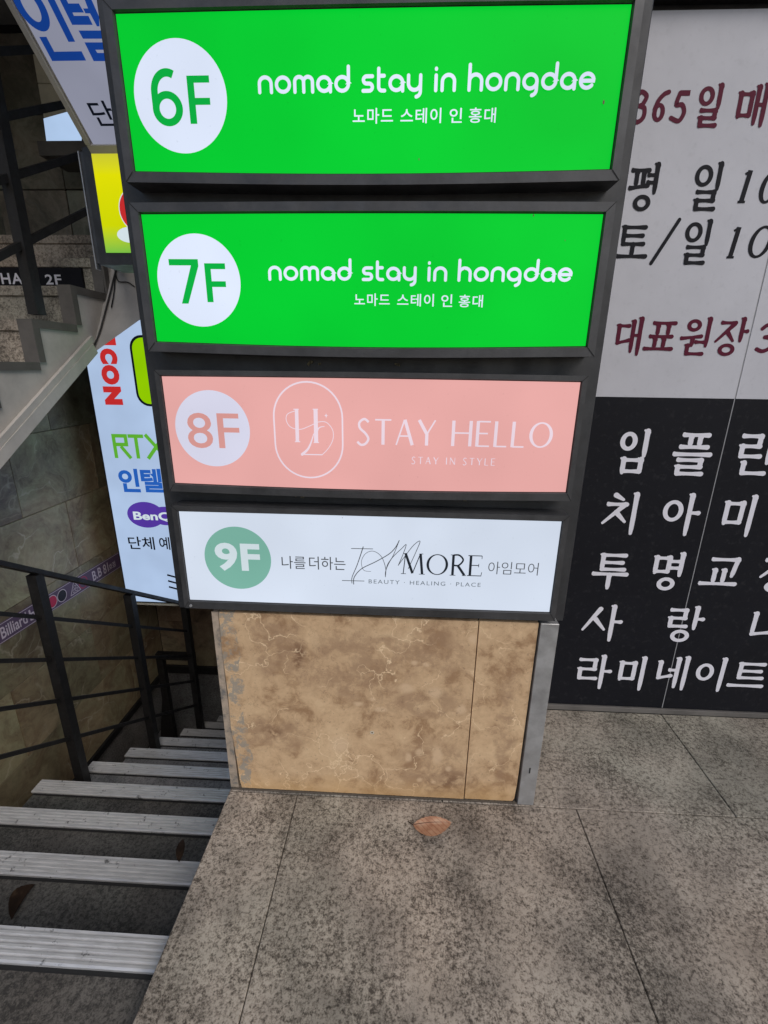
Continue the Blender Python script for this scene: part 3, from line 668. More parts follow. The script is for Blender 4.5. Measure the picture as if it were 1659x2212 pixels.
# brush lettering: every character is a list of strokes in a unit box
H = lambda x0, x1, y, y1=None: ('h', (x0, y), (x1, y if y1 is None else y1))
Vv = lambda x, y0, y1, x1=None: ('v', (x, y0), (x if x1 is None else x1, y1))
D = lambda x0, y0, x1, y1: ('d', (x0, y0), (x1, y1))
O = lambda x, y, rx, ry: ('o', x, y, rx, ry)
def BX(x0, x1, y0, y1): return [Vv(x0, y1, y0-.02), H(x0, x1, y1-.02), Vv(x1, y1, y0), H(x0, x1, y0+.02)]
def RIEUL(x0, x1, y0, y1):
    m_ = (y0+y1)/2; return [H(x0, x1, y1), Vv(x1-.02, y1, m_), H(x0+.02, x1, m_), Vv(x0+.02, m_, y0), H(x0+.02, x1+.06, y0)]
G = {
 '일': [O(.32, .75, .29, .225), Vv(.86, 1, .46)]+RIEUL(.2, .8, .03, .40),
 '임': [O(.30, .76, .25, .21), Vv(.86, 1, .42)]+BX(.24, .80, .03, .34),
 '매': BX(.06, .44, .24, .80)+[Vv(.64, .95, .05), H(.64, .88, .52), Vv(.90, 1, 0)],
 '평': [H(.04, .60, .88), Vv(.20, .86, .55), Vv(.44, .86, .55), H(.02, .62, .50, .56), Vv(.88, 1, .40), H(.62, .86, .78), H(.62, .86, .62), O(.50, .18, .28, .17)],
 '토': [H(.12, .86, .96), Vv(.14, .96, .44), H(.16, .80, .70), H(.14, .86, .44), Vv(.5, .42, .08), H(0, 1, .05)],
 '/': [('s', (.98, 1), (.02, 0))],
 '대': [H(.04, .44, .80), Vv(.06, .80, .32), H(.06, .50, .32, .40), Vv(.62, .92, .08), H(.62, .88, .54), Vv(.90, 1, 0)],
 '표': [H(.22, .98, .94), Vv(.38, .86, .55), Vv(.76, .86, .55), H(.15, .92, .48), Vv(.34, .40, .10), Vv(.66, .40, .10), H(0, .98, .05)],
 '원': [O(.38, .82, .24, .16), H(.0, .70, .46, .52), Vv(.40, .46, .26), Vv(.92, 1, .25), H(.55, .88, .36), Vv(.26, .26, .04), H(.26, .84, .03)],
 '장': [H(.14, .58, .90), D(.56, .88, .02, .40), D(.36, .66, .60, .42), Vv(.84, 1, .42), H(.84, 1.02, .68), O(.44, .18, .26, .16)],
 '플': [H(.18, .86, .97), Vv(.38, .95, .72), Vv(.64, .95, .72), H(.14, .88, .68), H(0, 1, .50)]+RIEUL(.14, .80, .02, .36),
 '란': RIEUL(.04, .52, .44, .92)+[Vv(.82, 1, .28), H(.82, 1.02, .62), Vv(.20, .28, .03), H(.20, .80, .03)],
 '치': [D(.28, .97, .52, .86), H(.10, .64, .74), D(.60, .74, .0, .26), D(.36, .54, .66, .30), Vv(.90, 1, 0)],
 '아': [O(.28, .60, .27, .26), Vv(.76, 1, 0), H(.76, 1.02, .56)],
 '미': BX(.08, .56, .32, .84)+[Vv(.88, 1, 0)],
 '투': [H(.2, .88, .97), Vv(.22, .97, .56), H(.22, .82, .76), H(.22, .90, .56), H(0, 1, .42), Vv(.48, .40, 0)],
 '명': BX(.05, .48, .50, .90)+[Vv(.90, 1, .42), H(.52, .88, .80), H(.52, .88, .62), O(.50, .18, .28, .17)],
 '교': [H(.22, .90, .93), Vv(.90, .95, .34, .82), Vv(.34, .55, .12), Vv(.60, .55, .12), H(0, .96, .06)],
 '정': [H(.08, .56, .92), D(.52, .9, .02, .45), D(.34, .7, .58, .46), Vv(.88, 1, .42), H(.62, .86, .70), O(.48, .18, .27, .16)],
 '사': [D(.42, .92, .0, .30), D(.32, .62, .60, .32), Vv(.80, 1, 0), H(.80, 1.04, .56)],
 '랑': RIEUL(.04, .50, .46, .92)+[Vv(.82, 1, .40), H(.82, 1.04, .68), O(.44, .18, .27, .17)],
 '니': [Vv(.08, .88, .34), H(.08, .64, .34, .40), Vv(.88, 1, 0)],
 '라': RIEUL(.04, .54, .30, .88)+[Vv(.78, 1, 0), H(.78, 1.04, .54)],
 '네': [Vv(.06, .84, .34), H(.06, .46, .34, .42), H(.40, .62, .60), Vv(.64, .96, .06), Vv(.92, 1, 0)],
 '이': [O(.28, .58, .28, .26), Vv(.88, 1, 0)],
 '트': [H(.22, .92, .95), Vv(.24, .95, .38), H(.24, .86, .66), H(.24, .94, .38), H(0, 1, .05)],
 '3': [('c', [(.12, .86), (.40, 1.0), (.82, .86), (.62, .60), (.36, .54)]), ('c', [(.36, .54), (.78, .46), (.80, .16), (.42, .0), (.06, .08)])],
 '6': [O(.46, .30, .38, .30), ('c', [(.96, .97), (.66, .90), (.34, .70), (.16, .42)])],
 '5': [('q', [(.36, .96), (.98, .96)]), ('c', [(.38, .96), (.26, .58), (.62, .56), (.80, .30), (.56, .02), (.06, .12)])],
 '1': [('q', [(.72, .98), (.44, .04)]), ('t', [(.30, .86), (.70, .96)]), ('t', [(.10, .02), (.80, .02)])],
 '0': [('e', .5, .5, .40, .46)],
}
def brush(ch, pl, box, ink, bw=None, lean=0.0):
    a0, a1, b0, b1 = box; w_, h_ = a1-a0, b1-b0; T_ = bw or h_*.105
    f = lambda x, y: (a0+w_*x+lean*h_*(y-.5), b0+h_*y)
    for s_ in G[ch]:
        k = s_[0]
        if k == 'h':
            ink.stroke([f(*s_[1]), f(*s_[2])], T_*.92, prof=lambda t: 1.0-.28*math.sin(math.pi*min(1, t*1.05))+.06*t)
            a = f(*s_[1]); ink.stroke([(a[0]-T_*.12, a[1]+T_*.22), (a[0]+T_*.28, a[1]-T_*.12)], T_*.62, T_*.5)
        elif k == 'v':
            ink.stroke([f(*s_[1]), f(*s_[2])], T_*1.02, prof=lambda t: 1.1-.2*min(1, t*4)+.12*t-.38*max(0, t-.8)*5*.9)
            a = f(*s_[1]); ink.stroke([(a[0]-T_*.55, a[1]+T_*.18), (a[0]+T_*.18, a[1]-T_*.25)], T_*.45, T_*.85)
        elif k == 'd': ink.stroke([f(*s_[1]), f(*s_[2])], T_*1.05, prof=lambda t: 1.05-.5*t)
        elif k == 's': ink.stroke([f(*s_[1]), f(*s_[2])], T_*.8)
        elif k == 'o': c0 = f(s_[1], s_[2]); ink.ring(c0[0], c0[1], w_*s_[3]-T_*.3, h_*s_[4]-T_*.3, T_*.95, wy=T_*.8)
        elif k == 'c': ink.stroke([f(*q) for q in s_[1]], T_*.9, curve=True)
        elif k == 'q': ink.stroke([f(*q) for q in s_[1]], T_, cap=False)
        elif k == 't': ink.stroke([f(*q) for q in s_[1]], T_*.5, cap=False)
        elif k == 'e':
            n_ = 40; V = []
            for sg in (1, -1):
                for i in range(n_):
                    t = 2*math.pi*i/n_; wx = sg*(T_*.5) ; wy = sg*(T_*.28)
                    x_, y_ = w_*s_[3]*math.cos(t), h_*s_[4]*math.sin(t)
                    c0 = f(s_[1], s_[2]); X_ = x_+wx*math.cos(t); Y_ = y_+wy*math.sin(t); V.append((c0[0]+X_+.13*Y_, c0[1]+Y_))
            ink.quads(V, [(i, (i+1) % n_, n_+(i+1) % n_, n_+i) for i in range(n_)])
def line_of(chars, conv, mat, label, bw=None, lift=.0006):
    for ch, X0, X1, Yt, Yb in chars:
        ink = Ink(pw, lift, .00004)
        xm, ym = (X0+X1)/2, (Yt+Yb)/2; ln_ = .065*(Yb-Yt)
        brush(ch, pw, pbox(pw, conv(X0+ln_, ym), conv(X1-ln_, ym), conv(xm, Yt), conv(xm, Yb)), ink, bw)
        ink.obj('character', mat, bn)
c6 = zm(1700, 0, 2.7655); c7 = zm(1600, 1100, 2.2123); c8 = zm(1750, 880, 3.318)
line_of([('3', 420, 560, 745, 990), ('6', 572, 720, 740, 985), ('5', 725, 890, 745, 985), ('일', 928, 1165, 695, 1028), ('매', 1255, 1535, 690, 1020)], c6, M['ink_maroon'], 'maroon line 365일 매', .0100)
line_of([('평', 375, 655, 1335, 1712), ('일', 888, 1165, 1330, 1705), ('1', 1275, 1395, 1375, 1642), ('0', 1445, 1625, 1383, 1650)], c6, M['ink_black'], 'black line 평 일 10', .0104)
line_of([('토', 298, 560, 1832, 2090), ('/', 575, 798, 1780, 2135), ('일', 812, 1075, 1795, 2140), ('1', 1185, 1302, 1835, 2090), ('0', 1352, 1570, 1828, 2092)], c6, M['ink_black'], 'black line 토/일 10', .0104)
line_of([('대', 165, 455, 178, 525), ('표', 460, 762, 205, 485), ('원', 800, 1110, 180, 530), ('장', 1125, 1460, 182, 545), ('3', 1545, 1755, 240, 495)], c8, M['ink_maroon'], 'maroon line 대표원장', .0104)
line_of([('임', 446, 682, 360, 634), ('플', 815, 1078, 378, 642), ('란', 1230, 1505, 372, 642)], c7, M['ink_white'], 'white line 임플란', .0135)
line_of([('치', 358, 606, 768, 1022), ('아', 738, 995, 775, 1030), ('미', 1128, 1366, 785, 1036)], c7, M['ink_white'], 'white line 치아미', .0135)
line_of([('투', 296, 538, 1158, 1378), ('명', 678, 900, 1155, 1392), ('교', 1003, 1262, 1180, 1360), ('정', 1372, 1640, 1180, 1410)], c7, M['ink_white'], 'white line 투명교정', .0135)
line_of([('사', 228, 486, 1495, 1714), ('랑', 773, 1012, 1503, 1727), ('니', 1306, 1560, 1515, 1760)], c7, M['ink_white'], 'white line 사랑니', .0135)
line_of([('라', 193, 418, 1818, 2022), ('미', 455, 655, 1828, 2032), ('네', 706, 928, 1826, 2030), ('이', 958, 1173, 1836, 2040), ('트', 1188, 1425, 1862, 2018)], c7, M['ink_white'], 'white line 라미네이트', .0135)

# ============================================================ THE SIGN PYLON
YD = .898; pd = PY(YD)
XA, XB = -.470, .323
py_ = empty('sign_pylon', (-.06, YD, 0), 'charcoal sign pylon with four lit floor signs on a beige stone base', 'sign pylon')
B().box(-.521, .371, .940, 1.15, .505, 2.2, .002).obj('housing', M['body'], py_)
PAN = [('green', 1.3625, 1.5735, .8915, .0150, .005, 'l_green'), ('green', 1.0910, 1.3005, .8920, .0155, .006, 'l_green'),
       ('pink', .818, 1.030, .8935, .0105, .005, 'l_pink'), ('pale', .5500, .7585, .8935, .0120, .001, 'l_pale')]
labs = ['lit green sign 6F', 'lit green sign 7F', 'lit pink sign 8F', 'lit white sign 9F']
boxes = []
def frame_bar(inner, outer, yf, yback):      # inner/outer polylines (x,z); mitred bar with a slanting inner lip
    k = len(inner); V = []
    for (xi, zi), (xo, zo) in zip(inner, outer):
        xm, zm_ = xi*.9+xo*.1, zi*.9+zo*.1
        V += [(xi, YD-.0015, zi), (xm, yf, zm_), (xo, yf, zo), (xo, yback, zo)]
    F = [(4*i+j, 4*i+j+1, 4*i+5+j, 4*i+4+j) for i in range(k-1) for j in range(3)]
    return V, F
for i, (nm, z0, z1_, yf, fw_, sag, mk) in enumerate(PAN):
    bx = B(); bx.box(XA-.003, XB+.003, YD+.003, .9395, z0-.003-sag, z1_+.003); bo = bx.obj('floor_sign_box', M['body'], py_); bo['label'] = labs[i]; boxes.append(bo)
    nseg = 12
    bot = [(XA+(XB-XA)*t/nseg, z0-sag*math.sin(math.pi*t/nseg)) for t in range(nseg+1)]
    topl = [(XA+(XB-XA)*t/nseg, z1_+.25*sag*math.sin(math.pi*t/nseg)) for t in range(nseg+1)]
    ik = Ink(pd, 0); V2 = bot+topl; ik.quads(V2, [(t, t+1, nseg+2+t, nseg+1+t) for t in range(nseg)])
    ik.obj('lit_face', M[mk], bo)
    fb = fw_*1.1 if i < 2 else fw_*1.55
    ob = [(x+(-fw_ if t == 0 else fw_ if t == nseg else 0), z-fb) for t, (x, z) in enumerate(bot)]
    ot = [(x+(-fw_ if t == 0 else fw_ if t == nseg else 0), z+fw_) for t, (x, z) in enumerate(topl)]
    fm = M['frame'] if i < 2 else M['frame_low']
    g_ = .0003
    for inn, out, nm_ in ((bot, ob, 'bottom'), (topl, ot, 'top'), ([bot[0], topl[0]], [ob[0], ot[0]], 'l'), ([bot[-1], topl[-1]], [ob[-1], ot[-1]], 'r')):
        V, F = frame_bar(inn, out, yf+random.uniform(0, .0006), .9395)
        mesh('frame_bar', V, F, fm, bo)
    for (xi, zi), (xo, zo) in ((bot[0], ob[0]), (bot[-1], ob[-1]), (topl[0], ot[0]), (topl[-1], ot[-1])): ik = Ink(PY(yf), .0004); ik.stroke([(xi*.9+xo*.1, zi*.9+zo*.1), (xo, zo)], .0011, cap=False); ik.obj('mitre_joint', M['black_gap'], bo)
    ik = Ink(pd, .0008); ik.stroke([bot[0]]+bot[1:]+topl[::-1]+[bot[0]], .0022, cap=False); ik.obj('gasket', M['black_gap'], bo)
def pt(conv, *L_): return [pd.at(*conv(*q)) for q in L_]
# round badges
def arc(cx, cz, r, a0, a1, n_=14, ry=None): return [(cx+r*math.cos(math.radians(a0+(a1-a0)*i/n_)), cz+(ry or r)*math.sin(math.radians(a0+(a1-a0)*i/n_))) for i in range(n_+1)]
def badge(bo, L, R_, r, mat, T=None, Bt=None):
    a = pd.at(*L); c_ = pd.at(*R_); ik = Ink(pd, .0005); ik.disc((a[0]+c_[0])/2, (a[1]+c_[1])/2 if T is None else (pd.at(*T)[1]+pd.at(*Bt)[1])/2, r, n_=64); ik.obj('badge', mat, bo)
badge(boxes[0], (290, 205), (490, 205), .0766, M['l_white'], (390, 82), (405, 332))
badge(boxes[1], (340, 605), (520, 605), .0760, M['l_white'], (430, 505), (430, 705))
badge(boxes[2], (379, 925), (540, 925), .0747, M['l_lav'], (455, 843), (470, 1007))
badge(boxes[3], (443, 1205), (585, 1205), .0725, M['l_teal'], (514, 1137), (514, 1272))
def T_on(bo, s_, L, R_, T, Bt, mat, bold=0.0, **kw): return text_on('lettering', s_, pd, pbox(pd, L, R_, T, Bt), mat, bo, bold, lift=.0011, **kw)
def fl_F(ik, L, R_, T, Bt, w_):
    a0, a1, b0, b1 = pbox(pd, L, R_, T, Bt)
    ik.stroke([(a0+w_/2, b0), (a0+w_/2, b1)], w_, cap=False); ik.stroke([(a0+w_*.9, b1-w_*.42), (a1, b1-w_*.42)], w_*.84, cap=False); ik.stroke([(a0+w_*.9, b0+(b1-b0)*.47), (a1-.001, b0+(b1-b0)*.47)], w_*.84, cap=False)
ik = Ink(pd, .0011); a0, a1, b0, b1 = pbox(pd, (328, 210), (395.4, 231), (363.4, 148.6), (370.5, 273.7)); W_, H_ = a1-a0, b1-b0; w_ = .0115
ik.ring(a0+W_*.5, b0+H_*.31, W_*.5-w_/2, H_*.31-w_*.45, w_, wy=w_*.9)
ik.stroke([(a0+w_*.5, b0+H_*.33), (a0+w_*.5, b0+H_*.58)]+arc(a0+W_*.56, b0+H_*.60, W_*.56-w_*.5, 180, 62, 16, ry=H_*.40-w_*.45)[1:], w_*.96, cap=False)
ik.obj('lettering', M['l_dgreen'], boxes[0])
ik = Ink(pd, .0011); fl_F(ik, (407.8, 217), (452, 170.6), (427, 164), (418.5, 268.4), .0112); ik.obj('lettering', M['l_dgreen'], boxes[0])
ik = Ink(pd, .0011); a0, a1, b0, b1 = pbox(pd, (370, 610), (429, 575), (400, 560), (400, 656)); w_ = .0112
ik.poly([(a0, b1), (a0, b1-w_*.9), (a1-.0135, b1-w_*.9), (a0+(a1-a0)*.30, b0), (a0+(a1-a0)*.53, b0), (a1, b1-w_), (a1, b1)]); ik.obj('lettering', M['l_dgreen'], boxes[1])
ik = Ink(pd, .0011); fl_F(ik, (445, 610), (487, 580), (460, 569), (462, 653), .0112); ik.obj('lettering', M['l_dgreen'], boxes[1])
T_on(boxes[2], '8', (405, 929.7), (460.8, 947.3), (430, 891.5), (434.4, 967.8), M['l_pinkd'], .002)
T_on(boxes[2], 'F', (471, 930), (515, 899), (491.6, 893), (480, 967.8), M['l_pinkd'], .004)
T_on(boxes[3], '9', (463.6, 1187.6), (512.9, 1198.6), (487.5, 1172), (489, 1232.5), M['l_wh9'], .03)
T_on(boxes[3], 'F', (520.6, 1204), (560, 1179), (538.5, 1174.4), (528.9, 1232.5), M['l_wh9'], .03)

# rounded single-line lettering: x-height 1, ascender 1.55
R5 = .40
RND = {
 'n': (.96, [[(.08, 0), (.08, .5)]+arc(.48, .52, .40, 180, 0)[1:]+[(.88, 0)]]),
 'o': (1.04, [arc(.52, .46, .44, 0, 360, 28)]),
 'm': (1.36, [[(.08, 0), (.08, .6)]+arc(.38, .62, .30, 180, 0)[1:]+[(.68, 0)], [(.68, .6)]+arc(.98, .62, .30, 180, 0)[1:]+[(1.28, 0)]]),
 'a': (1.02, [[(.92, 0), (.92, .46)]+arc(.50, .46, .42, 0, 340, 26)]),
 'd': (1.02, [[(.92, 1.5), (.92, .46)]+arc(.50, .46, .42, 0, 359, 26)]),
 's': (.76, [[(.68, .90), (.30, .90)]+arc(.30, .68, .22, 90, 270, 10)[1:]+[(.46, .46)]+arc(.46, .24, .22, 90, -90, 10)[1:]+[(.06, .02)]]),
 't': (.62, [[(.14, 1.35), (.14, .28)]+arc(.38, .26, .24, 180, 270, 8)[1:]+[(.54, .02)], [(.14, .92), (.50, .92)]]),
 'y': (.96, [[(.08, .92), (.08, .44)]+arc(.48, .44, .40, 180, 360, 14)[1:]+[(.88, .92)], [(.88, .92), (.88, -.06)]+arc(.56, -.06, .32, 0, -80, 8)[1:]]),
 'i': (.26, [[(.12, 0), (.12, .90)], [(.12, 1.28), (.12, 1.30)]]),
 'h': (.96, [[(.08, 1.5), (.08, 0)], [(.08, .5)]+arc(.48, .52, .40, 180, 0)[1:]+[(.88, 0)]]),
 'g': (1.02, [arc(.50, .46, .42, 0, 359, 26), [(.92, .46), (.92, -.06)]+arc(.60, -.06, .32, 0, -80, 8)[1:]]),
 'e': (1.02, [[(.10, .46), (.90, .46)]+arc(.50, .46, .42, 0, 320, 24)[1:]]),
 ' ': (.42, []),
}
def rounded(text, box, mat, bo):
    gap = .20; x = 0; L_ = []
    for ch in text:
        w_, S_ = RND[ch]
        for s_ in S_: L_.append([(x+a, b) for a, b in s_])
        x += w_+gap
    x -= gap; a0, a1, b0, b1 = box; kx, kz = (a1-a0)/x, (b1-b0)/1.58
    ik = Ink(pd, .0010, .00003)
    for s_ in L_: ik.stroke([(a0+kx*p_, b0+kz*(q+.08)) for p_, q in s_], .0052)
    ik.obj('lettering', mat, bo)
rounded('nomad stay in hongdae', pbox(pd, (558.2, 185), (1285, 176), (1022, 141), (1022, 198)), M['l_white'], boxes[0])
rounded('nomad stay in hongdae', pbox(pd, (580.4, 592), (1235.8, 595.5), (925, 562.5), (925, 607.5)), M['l_white'], boxes[1])
for s_, bo, L, R_, T, Bt in (('노마드', boxes[0], (762, 252), (849, 251), (806, 234), (806, 268)), ('스테이', boxes[0], (865, 251), (953, 250), (909, 234), (909, 267)), ('인', boxes[0], (971, 250), (998, 249), (984, 234), (984, 266)), ('홍대', boxes[0], (1013, 249), (1071, 248), (1042, 233), (1042, 266)),
                          ('노마드', boxes[1], (765.5, 648), (842, 649), (803, 634), (803, 661)), ('스테이', boxes[1], (858, 649), (937, 650), (898, 635), (898, 662)), ('인', boxes[1], (953, 650), (977, 650), (965, 636), (965, 663)), ('홍대', boxes[1], (991, 650), (1043, 650), (1017, 637), (1017, 664))):
    T_on(bo, s_, L, R_, T, Bt, M['l_white'], .01, space=1.12)

# pink sign: oval monogram and thin capitals
ik = Ink(pd, .0006)
a = pd.at(592.8, 921); c_ = pd.at(740, 926.7); t = pd.at(661.8, 824.7); d = pd.at(672, 1031.5)
ik_r = (c_[0]-a[0])/2; P = []
cx = (a[0]+c_[0])/2
for i in range(25): an = math.pi*i/24; P.append((cx+ik_r*math.cos(an), t[1]-ik_r+ik_r*math.sin(an)))
for i in range(25): an = math.pi+math.pi*i/24; P.append((cx+ik_r*math.cos(an), d[1]+ik_r+ik_r*math.sin(an)))
P.append(P[0]); ik.stroke(P, .0032, cap=False)
q8 = zm(440, 1050, 2.5136)
ik.stroke(pt(q8, (1078, 375), (1085, 612)), .0070, cap=False); ik.stroke(pt(q8, (1218, 375), (1223, 618)), .0080, cap=False)
for X_, Y_ in ((1075, 374), (1086, 613), (1217, 374), (1224, 619)): ik.stroke(pt(q8, (X_-20, Y_), (X_+20, Y_)), .0018, cap=False)
ik.stroke(pt(q8, (1062, 388), (1012, 410), (1003, 455), (1035, 505), (1105, 522), (1180, 495), (1240, 468), (1300, 472), (1345, 530), (1345, 600), (1310, 665), (1268, 708)), .0014, curve=True)
ik.stroke(pt(q8, (1118, 706), (1268, 709)), .0022, cap=False); ik.stroke(pt(q8, (1120, 706), (1160, 670), (1185, 620), (1205, 555)), .0055, .0015, curve=True)
ik.stroke(pt(q8, (1283, 500), (1245, 510), (1228, 545)), .0012, .0030, curve=True)
ik.poly(pt(q8, (1296, 402), (1300, 416), (1309, 421), (1300, 426), (1297, 440), (1293, 426), (1283, 421), (1293, 416))); ik.obj('monogram', M['l_pline'], boxes[2])
CAP = {   # strokes in a unit box: (points, weight, curve)
 'S': (.62, [([(.86, .88), (.55, 1.0), (.2, .86), (.24, .64), (.62, .44), (.84, .22), (.62, .02), (.3, -.02), (.04, .10)], 'm', 1)]),
 'T': (.72, [([(.5, 1), (.5, 0)], 'b', 0), ([(0, .98), (1, .98)], 'l', 0)]),
 'A': (.80, [([(.48, 1), (.04, 0)], 'l', 0), ([(.50, 1), (.94, 0)], 'b', 0), ([(.2, .36), (.78, .36)], 'l', 0)]),
 'Y': (.76, [([(.04, 1), (.50, .46)], 'b', 0), ([(.98, 1), (.52, .46)], 'l', 0), ([(.51, .48), (.51, 0)], 'b', 0)]),
 'H': (.86, [([(.06, 1), (.06, 0)], 'b', 0), ([(.94, 1), (.94, 0)], 'b', 0), ([(.06, .52), (.94, .52)], 'l', 0)]),
 'E': (.60, [([(.1, 1), (.1, 0)], 'b', 0), ([(.1, .98), (1, .98)], 'l', 0), ([(.1, .52), (.85, .52)], 'l', 0), ([(.1, .02), (1, .02)], 'l', 0)]),
 'L': (.56, [([(.1, 1), (.1, 0)], 'b', 0), ([(.1, .02), (1, .02)], 'l', 0)]),
 'O': (1.02, [('O', )]),
 'I': (.18, [([(.5, 1), (.5, 0)], 'b', 0)]),
 'N': (.84, [([(.08, 0), (.08, 1)], 'l', 0), ([(.08, 1), (.92, 0)], 'b', 0), ([(.92, 0), (.92, 1)], 'l', 0)]),
 'M': (1.10, [([(.10, 0), (.18, 1)], 'l', 0), ([(.18, 1), (.50, .04)], 'b', 0), ([(.50, .04), (.82, 1)], 'l', 0), ([(.82, 1), (.92, 0)], 'b', 0), ([(0, .01), (.22, .01)], 'x', 0), ([(.78, .01), (1.04, .01)], 'x', 0), ([(.08, .99), (.2, .99)], 'x', 0), ([(.8, .99), (.94, .99)], 'x', 0)]),
 'R': (.72, [([(.18, 1), (.18, 0)], 'b', 0), ([(.18, .98), (.55, .98), (.82, .76), (.55, .50), (.18, .50)], 'm', 1), ([(.48, .50), (.96, .02)], 'b', 0), ([(0, .01), (.38, .01)], 'x', 0), ([(0, .99), (.2, .99)], 'x', 0), ([(.8, .01), (1.08, .01)], 'x', 0)]),
 'e': (.64, [([(.2, 1), (.2, 0)], 'b', 0), ([(.0, .98), (1, .98)], 'l', 0), ([(.2, .52), (.8, .52)], 'l', 0), ([(.0, .02), (1.04, .02)], 'l', 0), ([(1, .98), (1, .84)], 'x', 0), ([(1.02, .02), (1.06, .2)], 'x', 0), ([(.8, .6), (.8, .44)], 'x', 0)]),
 ' ': (.34, [])}
def caps(text, box, mat, bo, wb, wl, gap=.20, y=pd):
    x = 0; a0, a1, b0, b1 = box; h_ = b1-b0; tot = sum(CAP[c][0]+gap for c in text)-gap; k = (a1-a0)/tot; ik = Ink(pd, .0010, .00003)
    for ch in text:
        if ch == ' ' and ik.V: ik.obj('lettering', mat, bo); ik = Ink(pd, .0010, .00003)
        w_, S_ = CAP[ch]
        for s_ in S_:
            if s_[0] == 'O':
                n_ = 44; V = []
                for sg in (1, -1):
                    for i in range(n_):
                        t = 2*math.pi*i/n_; V.append((a0+k*(x+w_/2)+(k*w_/2-wb/2+sg*wb/2)*math.cos(t), b0+h_/2+(h_/2-wl/2+sg*wl/2)*math.sin(t)))
                ik.quads(V, [(i, (i+1) % n_, n_+(i+1) % n_, n_+i) for i in range(n_)]); continue
            P, wt, cv = s_; ww = {'b': wb, 'l': wl, 'm': (wb+wl)/2, 'x': wl*.7}[wt]
            ik.stroke([(a0+k*(x+p_*w_), b0+h_*q) for p_, q in P], ww, cap=False, curve=bool(cv))
        x += w_+gap
    return ik.obj('lettering', mat, bo)
caps('STAY HELLO', pbox(pd, (770.7, 934), (1194, 939), (984, 908.5), (984, 963.5)), M['l_pline'], boxes[2], .0062, .0030)
caps('STAY IN STYLE', pbox(pd, (889, 994), (1069, 996.9), (977, 988.5), (977, 1003.5)), M['l_pline'], boxes[2], .0018, .0010, .42)
# pale sign
q5 = zm(480, 1450, 2.6758); q6 = zm(1000, 1450, 2.37)
T_on(boxes[3], '나를', q5(925, 530), q5(1112, 535), q5(1020, 478), q5(1020, 578), M['l_grey'], .0)
T_on(boxes[3], '더하는', q5(1140, 535), q5(1425, 540), q5(1290, 484), q5(1290, 586), M['l_grey'], .0)
caps('MORe', pbox(pd, q6(415, 480), q6(972, 490), q6(700, 411), q6(700, 555)), M['l_ink'], boxes[3], .0054, .0019, .10)
T_on(boxes[3], 'BEAUTY · HEALING · PLACE', q6(190, 600), q6(967, 620), q6(580, 597), q6(580, 625), M['l_thin'], .0, space=1.25)
T_on(boxes[3], '아임모어', q6(1020, 500), q6(1367, 510), q6(1190, 465), q6(1190, 553), M['l_grey'], -.008)
ik = Ink(pd, .0006)
ik.stroke(pt(q6, (152, 360), (112, 480), (75, 570), (74, 612)), .0020, .0014, curve=True)
ik.stroke(pt(q6, (68, 371), (220, 374)), .0015, cap=False); ik.stroke(pt(q6, (5, 593), (160, 597)), .0015, cap=False)
ik.stroke(pt(q6, (86, 618), (90, 570), (140, 512), (240, 462), (330, 410), (375, 365), (402, 316)), .0018, curve=True)
ik.stroke(pt(q6, (402, 316), (360, 420), (322, 480), (310, 525)), .0013, curve=True)
ik.stroke(pt(q6, (205, 530), (155, 520), (140, 460), (170, 405), (225, 390), (280, 430), (308, 510), (306, 568)), .0009, .0014, curve=True)
ik.stroke(pt(q6, (306, 568), (310, 520), (350, 440), (420, 370), (450, 345), (425, 420), (395, 488)), .0014, curve=True)
ik.stroke(pt(q6, (395, 488), (430, 440), (500, 350), (546, 320), (520, 390), (465, 510)), .0014, curve=True)
ik.obj('script_logo', M['l_grey'], boxes[3])
# bolt and dirt on the housing
for u, v, r_, k in ((1303, 222, .0022, 0), (905, 345, .0012, 0), (1152, 466, .0014, 1), (1003, 584, .001, 1), (1180, 575, .0009, 1), (844, 1108, .0011, 3), (740, 1118, .0008, 3), (1220, 520, .0008, 1)):
    a = pd.at(u, v); ik = Ink(pd, .0016); ik.disc(a[0], a[1], r_*.7, r_*1.4, 10); ik.obj('speck', M['moss'], boxes[k])
a = pd.at(417, 1303); B().tube([(a[0], .8875, a[1]), (a[0], .8855, a[1])], .0032, 10).obj('bolt', M['steel'], py_)
for (u, v, r) in ((672, 785, .006), (690, 787, .003), (857, 788, .005), (636, 1072, .003), (652, 1075, .004), (800, 1078, .002), (1004, 1082, .003)):
    a = PY(.936).at(u, v)
    for j in range(3):
        c0 = Vector((a[0]+random.uniform(-1, 1)*r, .937, a[1]+random.uniform(-.4, .4)*r)); P = []
        b = B(); V = [c0+Vector((random.uniform(.4, 1)*r*math.cos(t)*.8, random.uniform(.2, .7)*r*math.sin(t), random.uniform(-.4, .5)*r)) for t in [k*1.05 for k in range(6)]]+[c0+Vector((0, 0, r*.6)), c0-Vector((0, 0, r*.5))]
        b.add(V, [(k, (k+1) % 6, 6) for k in range(6)]+[((k+1) % 6, k, 7) for k in range(6)]); b.obj('dirt_crumb', M['moss'], py_)
